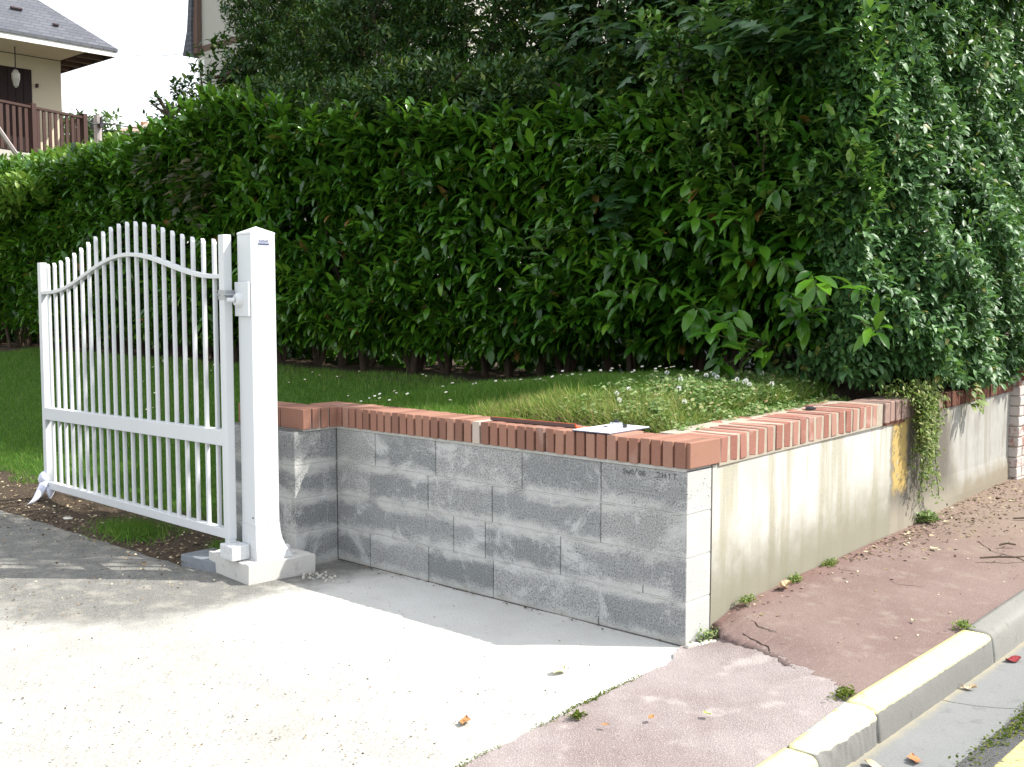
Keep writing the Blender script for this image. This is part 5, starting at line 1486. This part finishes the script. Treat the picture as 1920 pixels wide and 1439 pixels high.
# ------------------------------------------------------------------ weeds, litter, stones
def weeds():
    spots = [(.045, .13, .02, .07, 'clover', 'bright green weed tuft at the foot of the wall corner'),
             (.05, .45, .12, .05, 'creeper', 'small weed in the gap at the near end of the street wall'),
             (.03, .95, .125, .055, 'creeper', 'sparse weed at the foot of the street wall past the dry leaf'),
             (.03, 1.35, .135, .06, 'creeper', 'low weed cushion at the foot of the rendered wall'),
             (.05, 2.62, .19, .09, 'clover', 'broad-leaved weed on the pavement under the creeper'),
             (.88, -.24, .055, .06, 'moss', 'mossy grass tuft where the crack meets the yellow kerb'),
             (.905, .90, .075, .05, 'creeper', 'weed tuft at the far end of the yellow kerb stone'),
             (.19, -1.0, .01, .032, 'moss', 'weed sprouting in the joint between driveway and pink apron')]
    for q, s, z, r, mt, lb in spots:
        n = int(3600 * r)
        b = (q, s, z)
        R = root('weed_tuft', b, lb, 'weed', 'weeds along walls and kerb')
        P = np.array(b) + np.stack([rng.normal(0, r * .32, n), rng.normal(0, r * .55, n), rng.uniform(0, 1, n) ** 1.5 * r * .5], 1)
        if q < .1: P[:, 0] = np.maximum(P[:, 0], .018)
        D = norm(np.stack([rng.normal(0, .8, n), rng.normal(0, .8, n), rng.uniform(.1, .9, n)], 1)); L = rng.uniform(.008, .022, n) * (1.9 if 'broad' in lb else 1)
        fol('leaves', 'ovate', [(P, D, norm(np.array([[0, 0, 1.]]) + rv(n, .3)), L, L * .5)], M[mt], R, b)
    # grass clumps under the gate
    for q, s, z, r, lb in ((-3.95, -.52, .03, .20, 'bright grass clump under the gate in the dark soil'), (-2.98, -.42, .03, .10, 'small grass clump between the slab and the gate foot')):
        n = int(3600 * r * 4); P = np.array((q, s, z)) + np.stack([rng.normal(0, r * .8, n), rng.normal(0, r * .45, n), np.zeros(n)], 1)
        D = norm(np.stack([rng.normal(0, .6, n), rng.normal(-.1, .6, n), np.ones(n)], 1)); L = rng.uniform(.03, .09, n)
        o = fol('grass_clump', 'blade', [(P, D, norm(rv(n)), L, rng.uniform(.004, .007, n))], M['grass'], None, (q, s, z)); props(o, lb, 'grass clump', 'grass clumps under the gate')
weeds()

def curled(mb, r=.03, curl=.5, lob=0.0, n=7):
    V = []; F = []
    for i in range(n):
        t = i / (n - 1); w = math.sin(math.pi * min(1, t * 1.02 + .01)) ** .7 * r * .55 * (1 + lob * math.sin(t * 22))
        x = (t - .5) * 2 * r
        for j in (-1, 0, 1): V.append((x, j * w, .004 + curl * r * (.6 * (t - .5) ** 2 + (abs(j) * .35 * (1 + math.sin(t * 7)) * .5))))
    for i in range(n - 1):
        for j in range(2): F.append((i * 3 + j, i * 3 + j + 1, (i + 1) * 3 + j + 1, (i + 1) * 3 + j))
    mb.add(V, F)
    return mb

def leaves_loose():
    L = [(-.655, -.197, 0, .045, 'leaf_pale', 'pale yellow-green curled leaf on the white concrete below the block wall', 1.0),
         (-1.31, -.102, 0, .040, 'leaf_brown', 'brown curled leaf on the concrete near the bottom edge', .6),
         (1.10, 1.00, -.066, .045, 'leaf_red', 'dark red leaf in the gutter at the kerb joint', .8),
         (1.20, -.35, -.07, .040, 'leaf_orange', 'orange leaf on the gutter near the bottom right', .5),
         (1.12, -.50, -.07, .040, 'leaf_tan', 'tan curled leaf in the gutter against the dropped kerb', .8),
         (1.085, .50, -.066, .032, 'leaf_tan', 'small tan leaf standing in the gutter beside the yellow kerb', 1.3),
         (.419, -.859, .024, .02, 'leaf_brown', 'tiny brown leaf on the gritty pink apron', .6),
         (.33, -1.02, .02, .016, 'leaf_brown', 'tiny dry leaf at the lower middle of the pink apron', .6),
         (.56, -.70, .03, .02, 'leaf_lime', 'tiny lime green leaf on the pink apron', .6),
         (.06, .80, .125, .05, 'leaf_tan', 'dry tan leaf heap at the foot of the street wall', 1.4),
         (.72, .80, .084, .016, 'leaf_pale', 'whitish pebble-like leaf bit on the pavement near the grey kerb', 1.2),
         (.32, 2.05, .15, .028, 'leaf_pale', 'pale leaf lying flat on the far pavement', .4)]
    swap = {0: 1, 1: 1}
    for i, (a, b, z, r, mt, lb, cu) in enumerate(L):
        q, s = (b, a) if False else (a, b)
        if i == 0: q, s = -.197, -.655
        if i == 1: q, s = -.102, -1.31
        m = curled(MB(), r, cu, .25 if i in (1, 9, 3) else 0)
        if i in (9,): curled(m, r * .8, 1.8, .3)
        me_o = obj('fallen_leaf', m, M[mt], None, base=(q, s, z + .002), rot=random.uniform(0, 6)); me_o.rotation_euler.x = random.uniform(-.2, .2)
        props(me_o, lb, 'leaf', 'single fallen leaves')
    # twigs
    for pts, q, s, z, lb in (([(-.16, 0, .004), (-.05, .012, .006), (.03, 0, .006), (.15, .03, .004)], .70, 2.13, .145, 'grey twig lying across the far pavement'),
                             ([(-.05, 0, .004), (0, .01, .012), (.05, 0, .004)], .60, 2.42, .152, 'short dark twig behind the longer one on the pavement'),
                             ([(-.09, 0, .004), (0, .02, .006), (.08, .0, .004)], .50, 3.1, .19, 'thin brown twig far up the pavement')):
        m = MB(); m.tube(pts, [.005, .006, .005, .003][:len(pts)], 6); m.tube([pts[1], (pts[1][0] + .03, pts[1][1] + .03, .01)], .003, 5)
        props(obj('twig', m, M['bark'], None, base=(q, s, z), rot=random.uniform(-.3, .5)), lb, 'twig', 'twigs on the pavement')
    m = MB(); m.tube([(0, 0, 0), (0, 0, .012), (0, 0, .02)], [.028, .03, .012], 9)
    props(obj('pebble', m, M['black'], None, base=(-.166, 1.474, .958)), 'dark pebble lying on the street wall coping', 'pebble')
    m = MB(); m.tube([(0, 0, -.01), (0.005, 0, .02), (0, 0, .035)], [.035, .042, .015], 7)
    o = obj('stone', m, M['rubble'], None, base=(-4.75, -.62, .02), bevel=.006); o.scale = (1.2, .8, .8); props(o, 'pale stone lying in the soil under the gate', 'stone')

    # countless litter
    def scatter(n, fq, z0, L, name, mat, label, cat, kind_='dia', keep=None):
        q, s = fq(n)
        z = z0(q, s)
        P = np.stack([q, s, z], 1); m = len(P)
        D = norm(np.stack([rng.normal(0, 1, m), rng.normal(0, 1, m), rng.normal(0.05, .15, m)], 1))
        U = norm(np.array([[0, 0, 1.]]) + rv(m, .35)); l = rng.uniform(*L, m)
        o = fol(name, kind_, [(P, D, U, l, l * rng.uniform(.3, .8, m))], mat, None, (float(q.mean()), float(s.mean()), 0)); props(o, label, cat, kind='stuff')
    def fdrive(n):
        n = int(n * 1.5); q = -np.abs(rng.normal(0, 1, n)) * 1.6 + .05; s = -rng.uniform(0.05, 1, n) ** .8 * 2.6
        d = rng.uniform(0, 1, n) < (.25 + .75 * ss(-.5, -2.0, s - .25 * q)) * (.35 + .65 * (vnoise(q * 4, s * 4, 3) + .7 * vnoise(q * 11, s * 11, 1) > .1))
        return q[d], s[d]
    scatter(2600, fdrive, lambda q, s: np.full(len(q), .003) + .001, (.004, .015), 'driveway_debris', M['speck'], 'specks of leaf and grit strewn over the pale driveway', 'debris')
    def fsoil(n):
        q = rng.uniform(-9, -2.9, n); s = rng.normal(-.55, .28, n); s = np.minimum(s, -.05); return q, s
    def zsoil(q, s): return np.where(s < -.35, .014 + .05 * ss(-.85, -.3, s), lawn_z(q, s)) + .004
    scatter(3000, fsoil, zsoil, (.008, .035), 'soil_litter', M['litter'], 'leaf bits and small stones on the soil strip under the gate', 'litter')
    def fold(n):
        q = rng.uniform(-7, -2.5, n); s = rng.uniform(-2.6, -.7, n); return q, s
    scatter(2200, fold, lambda q, s: np.full(len(q), .004), (.006, .022), 'gravel_litter', M['litter'], 'pale chips and leaf bits on the old grey driveway', 'litter')
    def fpav(n):
        s = rng.uniform(.3, 9, n); q = np.abs(rng.normal(0, .12 + .13 * ss(1.8, 3.2, s), n)) + .012
        d = rng.uniform(0, 1, n) < .12 + .88 * ss(1.2, 2.6, s); return q[d], s[d]
    zp = lambda q, s: wall_ground(s) * (1 - q / .915) + kerb_top(s) * (q / .915) + .006
    scatter(4200, fpav, zp, (.008, .034), 'leaf_litter', M['litter'], 'drift of dry leaf litter along the wall foot on the pavement', 'litter')
    def fpav2(n):
        s = rng.uniform(-.1, 6, n); q = rng.uniform(.03, .9, n); d = s > .25 - q * .5 + .03; d &= rng.uniform(0, 1, n) < .3 + .7 * ss(.8, 2.6, s); return q[d], s[d]
    scatter(700, fpav2, zp, (.006, .018), 'pavement_specks', M['litter'], 'scattered pale specks on the pink pavement', 'debris')
    def fcor(n):
        s = rng.uniform(-.1, 0, n) ; q = rng.uniform(-2.3, .05, n); s = -.004 - np.abs(rng.normal(0, .03, n)); d = rng.uniform(0, 1, n) < .3 + .7 * ss(-1.6, -2.4, q); return q[d], s[d]
    scatter(380, fcor, lambda q, s: np.full(len(q), .004), (.006, .022), 'wall_foot_litter', M['speck'], 'dark leaf scraps gathered along the foot of the block wall', 'litter')
    def fpl(n):
        q = rng.normal(-2.36, .10, n); s = rng.normal(-.34, .05, n); return q, s
    m = MB()
    for i in range(60):
        q, s = random.gauss(-2.30, .10), random.gauss(-.36, .035); r = random.uniform(.005, .015)
        r *= .6; m.tube([(q, s, 0), (q + r * .3, s, r), (q, s + r * .3, r * 1.4)], [r * 1.3, r * 1.0, r * .3], 5)
    for i in range(90):
        t = random.random(); q, s = .02 + t * .14, -.015 + t * .26 + random.gauss(0, .014); r = random.uniform(.004, .016)
        q = max(q, .008)
        if s < .2: m.tube([(q, s, .0), (q, s, r + .004), (q, s, r * 1.5 + .004)], [r * 1.2, r * 1.1, r * .4], 6)
    props(obj('rubble', m, M['rubble'], None), 'crumbled mortar bits at the plinth and the wall corner', 'rubble', kind='stuff')
leaves_loose()

# ------------------------------------------------------------------ houses and far things
def house_left():
    base = (-22.5, 7.87, 0.9)
    R = root('slate_roof_house', base, 'beige house with slate hip roof, white fascia and brown balcony at the top left', 'house')
    o = base
    m = MB(); m.box(-34, -22.53, -8, 7.87, .9, 7.08); w_ = obj('wall', m, M['beige'], R, off=o)
    Z = 7.09; F_ = .205
    # eave fascia on two sides
    m = MB(); m.box(-21.25, -21.2, -9, 8.55, Z, Z + F_); obj('fascia', m, M['fascia'], R, off=o)
    m = MB(); m.box(-35, -21.252, 8.50, 8.55, Z + .003, Z + F_); obj('fascia', m, M['rafter'], R, off=o)
    m = MB(); m.box(-22.55, -21.255, -9, 7.86, Z + .012, Z + .03); obj('soffit', m, M['beige'], R, off=o)
    m = MB(); m.box(-35, -21.255, 7.87, 8.49, Z + .10, Z + .14); obj('dark_soffit', m, M['rafter'], R, off=o)
    for i in range(16):
        m = MB(); q = -21.75 - i * .55; m.box(q, q + .09, 7.875, 8.48, Z - .02, Z + .098); obj('rafter', m, M['beige'] if i % 1 else M['barge'], R, off=o)
    # roof planes
    T = .87; H = 6.0
    m = MB(); e = .03; th = .06
    a = (-21.2 + e, 8.55 + e, Z + F_ - e * T + .004); b = (-21.2 + e, -9, a[2]); k = H
    c = (a[0] - k, -9, a[2] + k * T); d = (a[0] - k, a[1] - k, a[2] + k * T)
    m.add([a, b, c, d] + [(x, y, z - th) for x, y, z in (a, b, c, d)], [(0, 3, 2, 1), (4, 5, 6, 7), (0, 1, 5, 4), (1, 2, 6, 5), (2, 3, 7, 6), (3, 0, 4, 7)])
    a2 = (-35, a[1], a[2]); c2 = (-35, a[1] - k, a[2] + k * T)
    m.add([a, d, c2, a2] + [(x, y, z - th) for x, y, z in (a, d, c2, a2)], [(0, 3, 2, 1), (4, 5, 6, 7), (1, 2, 6, 5), (2, 3, 7, 6), (3, 0, 4, 7)])
    obj('roof', m, M['slate'], R, off=o)
    m = MB()
    for (dz, dl, l) in ((.62, 1.15, .25), (.35, .8, .12)):
        x = a[0] - dz / T; y = a[1] - dz / T - dl; z = a[2] + dz
        m = MB(); m.tube([(x + .03, y, z + .03), (x + .03, y - l, z + .03)], .035, 6)
        obj('lifted_slate', m, M['rafter'], R, off=o)
    # shuttered opening
    m = MB(); m.box(-22.535, -22.50, 2.2, 7.17, 4.6, 6.78); sh = obj('shutters', m, M['shutter'], R, off=o, bevel=.005)
    m = MB()
    for i in range(28):
        m.box(-22.502, -22.49, 2.25 + i * .175, 2.25 + i * .175 + .155, 4.62, 6.76)
    obj('shutter_board', m, M['shutter'], sh, off=o)
    m = MB(); m.box(-22.53, -22.44, 7.26, 7.30, 6.40, 6.48); obj('shutter_catch', m, M['rafter'], R, off=o)
    # hanging lamp
    m = MB(); m.tube([(-21.9, 6.55, Z + .02), (-21.9, 6.55, 6.55)], .012, 6); lm = obj('lamp_chain', m, M['rafter'], R, off=o)
    m = MB(); m.tube([(-21.9, 6.55, 6.60), (-21.9, 6.55, 6.52), (-21.9, 6.55, 6.40), (-21.9, 6.55, 6.26), (-21.9, 6.55, 6.22)], [.04, .09, .085, .05, .02], 12); obj('lamp_shade', m, M['lamp'], lm, off=o)
    # balcony: oblique rail from (-21.08,5.82) to (-21.87,8.08)
    A = Vector((-20.29, 3.56)); B = Vector((-21.874, 8.079)); zr = 5.77
    d2 = (B - A).normalized(); Ln = (B - A).length
    bal = None
    def seg(m, t0, t1, z0, z1, w):
        p = A + d2 * t0; q_ = A + d2 * t1; nrm = Vector((-d2.y, d2.x)) * w
        m.hull8([(p.x - nrm.x, p.y - nrm.y, z0), (q_.x - nrm.x, q_.y - nrm.y, z0), (q_.x + nrm.x, q_.y + nrm.y, z0), (p.x + nrm.x, p.y + nrm.y, z0),
                 (p.x - nrm.x, p.y - nrm.y, z1), (q_.x - nrm.x, q_.y - nrm.y, z1), (q_.x + nrm.x, q_.y + nrm.y, z1), (p.x + nrm.x, p.y + nrm.y, z1)])
    m = MB(); seg(m, -1, Ln, zr - .05, zr, .035); rl = obj('balcony_rail', m, M['rail'], R, off=o)
    t = -.9
    while t < Ln - .05:
        m = MB(); seg(m, t, t + .085, zr - 1.0, zr - .052, .012); obj('baluster', m, M['rail'], rl, off=o); t += .165
    for t in (3.28, Ln - .02):
        m = MB(); seg(m, t - .06, t + .06, zr - 1.25, zr + .06, .06); obj('balcony_post', m, M['rail'], rl, off=o)
    m = MB(); p = A + d2 * Ln; m.box(-25.5, p.x - .06, p.y - .03, p.y + .03, zr - .05, zr); 
    q = -25.4
    while q < p.x - .1:
        m.box(q, q + .085, p.y - .012, p.y + .012, zr - 1.0, zr - .052); q += .2
    obj('side_railing', m, M['rail'], R, off=o)
    m = MB(); m.prism([(A.x, A.y), (B.x, B.y), (-25, 8.079), (-25, 3.56)], 'z', zr - 1.25, zr - 1.03); obj('balcony_floor', m, M['greywall'], R, off=o)
    m = MB(); m.box(-22.2, -22.05, 7.2, 7.35, .9, zr - 1.25); obj('balcony_pillar', m, M['fascia'], R, off=o)
    # sloped pale stair string at the left edge
    m = MB(); m.tube([(-20.2, 5.2, 5.35), (-20.5, 6.1, 4.3)], .05, 6); obj('stair_handrail', m, M['pole'], R, off=o)
house_left()

def house_grey():
    base = (-15.2, 7.0, .9)
    R = root('grey_gable_house', base, 'grey-beige house with steep slate edge half hidden by the dark trees', 'house')
    o = base
    m = MB(); m.box(-15.25, -9.6, 7.0, 13, .9, 8.6); obj('wall', m, M['greywall'], R, off=o)
    m = MB()
    for i in range(9):
        z = 2.0 + i * .44; m.box(-15.262, -15.05 + (.12 if i % 2 else 0), 6.985, 7.3, z, z + .42)
    obj('corner_quoins', m, M['fascia'], R, off=o)
    m = MB(); m.box(-15.24, -9.6, 6.985, 6.998, 6.05, 6.15); obj('string_course', m, M['barge'], R, off=o)
    # steep mansard flank with flared eave
    prof = [(-15.56, 6.02), (-15.40, 6.45), (-15.31, 7.1), (-15.27, 8.2), (-15.24, 8.6), (-15.14, 8.6), (-15.16, 8.2), (-15.20, 7.1), (-15.26, 6.5), (-15.26, 6.02)]
    m = MB(); m.prism(prof, 'y', 6.86, 13.2); obj('roof', m, M['slate'], R, off=o)
    m = MB(); m.prism([(-15.27, 6.02), (-15.22, 8.6), (-15.08, 8.6), (-15.13, 6.02)], 'y', 6.90, 6.995); obj('barge_board', m, M['barge'], R, off=o)
    m = MB(); m.prism([(-15.3, 8.61), (-9.4, 8.61), (-12.3, 10.8)], 'y', 6.8, 13.2); obj('upper_roof', m, M['slate'], R, off=o)
    # brick surround of a window, seen through the leaves
    m = MB()
    z = 2.9
    while z < 5.6:
        w = .34 if int(z * 10) % 2 else .24
        m.box(-11.85, -11.85 + w, 6.97, 6.999, z, z + .075); m.box(-10.45 - w, -10.45, 6.97, 6.999, z, z + .075); z += .088
    for i in range(15): m.box(-11.85 + i * .095, -11.77 + i * .095, 6.965, 6.998, 5.62, 5.88)
    fr = obj('brick_window_surround', m, M['housebrick'], R, off=o)
    m = MB(); m.box(-11.5, -10.8, 6.975, 6.996, 2.9, 5.6); obj('window_pane', m, M['black'], fr, off=o)
house_grey()

def far_things():
    b = (-26.2, 10.6, .9)
    R = root('utility_pole', b, 'slim grey utility pole with wires rising behind the hedge at the left', 'pole')
    m = MB(); m.tube([(0, 0, 0), (0, 0, 5.7)], [.14, .10], 10); obj('pole_shaft', m, M['pole'], R)
    m = MB(); m.box(-.35, .25, -.05, .05, 5.35, 5.45)
    for x in (-.3, 0.2): m.tube([(x, 0, 5.45), (x, 0, 5.62)], .04, 8)
    m.tube([(-.16, -.1, 4.9), (-.16, -.1, 4.6)], .09, 10); obj('insulators', m, M['wire'], R)
    def wire(a, b_, sag, lb):
        m = MB(); pts = []
        a = Vector(a); b_ = Vector(b_)
        for i in range(13):
            t = i / 12; p = a.lerp(b_, t); p.z -= sag * 4 * t * (1 - t); pts.append(p - a)
        m.tube(pts, .018 if sag > .09 else .006, 5); props(obj('overhead_wire', m, M['wire'], None, base=tuple(a)), lb, 'wire', 'overhead wires')
    wire((-22.3, 8.1, 6.0), (-26.2, 10.6, 6.35), .1, 'dark cable from the balcony house to the utility pole')
    wire((-26.2, 10.6, 6.4), (-21.5, 22, 6.3), .25, 'upper dark cable running right from the utility pole')
    wire((-26.2, 10.6, 6.25), (-24.5, 20, 5.9), .25, 'lower dark cable running right from the utility pole')
    wire((-21.2, 8.5, 7.2), (-15.5, 7.0, 6.1), .08, 'thin cable between the slate roof corner and the grey house')
    # distant cottage
    b = (-54, 26.5, 0)
    R = root('distant_cottage', b, 'small distant cottage with pale walls and faded roof beyond the hedge', 'house')
    m = MB(); m.box(-1.6, 4.0, -2.5, 2.5, 0, 9.6); obj('wall', m, M['fascia'], R)
    m = MB(); m.prism([(-2.9, 9.5), (2.9, 9.5), (0, 11.0)], 'x', -1.9, 4.3); rf = obj('roof', m, M['tile'], R)
    m = MB(); m.box(1.6, 1.85, -.15, .15, 10.3, 11.1); obj('chimney', m, M['housebrick'], rf)
    fine_tree('distant_tree', (-35.9, 15.5, .9), 4, [((-35.9, 15.5, 6.6), (1.5, 1.3, 1.9), 1), ((-34.9, 15.5, 5.4), (1.3, 1.2, 1.4), .8)], 420, 'pale green distant tree behind the utility pole', M['tree_far'], 'ovate', Lr=(.16, .26), wr=.7, nl=6, group='distant trees', along=.3)
    fine_tree('distant_tree', (-41.7, 17.2, .9), 5, [((-41.7, 17.2, 7.6), (1.8, 1.6, 1.9), 1)], 420, 'hazy distant tree peeping out beside the balcony house', M['tree_far'], 'ovate', Lr=(.16, .26), wr=.7, nl=6, group='distant trees', along=.3)
far_things()

def far_hedge():
    base = (-15, 1.6, .6)
    R = root('sunlit_laurel_hedge', base, 'sunlit yellow-green laurel growth at the far left in front of the balcony', 'hedge')
    n = 2600
    q = rng.uniform(-19, -10.8, n); u_ = rng.uniform(0, 1.7, n); s = 1.85 + u_; z = 2.98 + .42 * u_ * ss(0, .6, u_) + .10 * vnoise(q * 2, s * 2, 1) + rng.uniform(-.12, .10, n)
    T = norm(np.stack([rng.normal(.1, .35, n), rng.normal(-.2, .3, n), np.ones(n)], 1))
    p = sprigs(np.stack([q, s, z], 1), T, 7, (.12, .18), .42, .34, .05, .16)
    n = 1100
    q = rng.uniform(-19, -11.5, n); z = rng.uniform(2.7, 3.1, n); s = 1.92 + .08 * vnoise(q * 2, z * 2, 2) + rng.exponential(.08, n)
    T = norm(np.stack([rng.normal(.1, .35, n), rng.normal(-.7, .3, n), rng.normal(.5, .3, n)], 1))
    p2 = sprigs(np.stack([q, s, z], 1), T, 7, (.12, .17), .5, .33, .25, .14)
    fol('foliage', 'laurel', [p, p2], M['laurel_far'], R, base)
    m = branch_mesh([((i * .7 - 3.5, .9, 0), (i * .7 - 3.5 + random.uniform(-.3, .3), .8, 2.5)) for i in range(10)], .025, .01)
    obj('stems', m, M['bark'], R)
far_hedge()
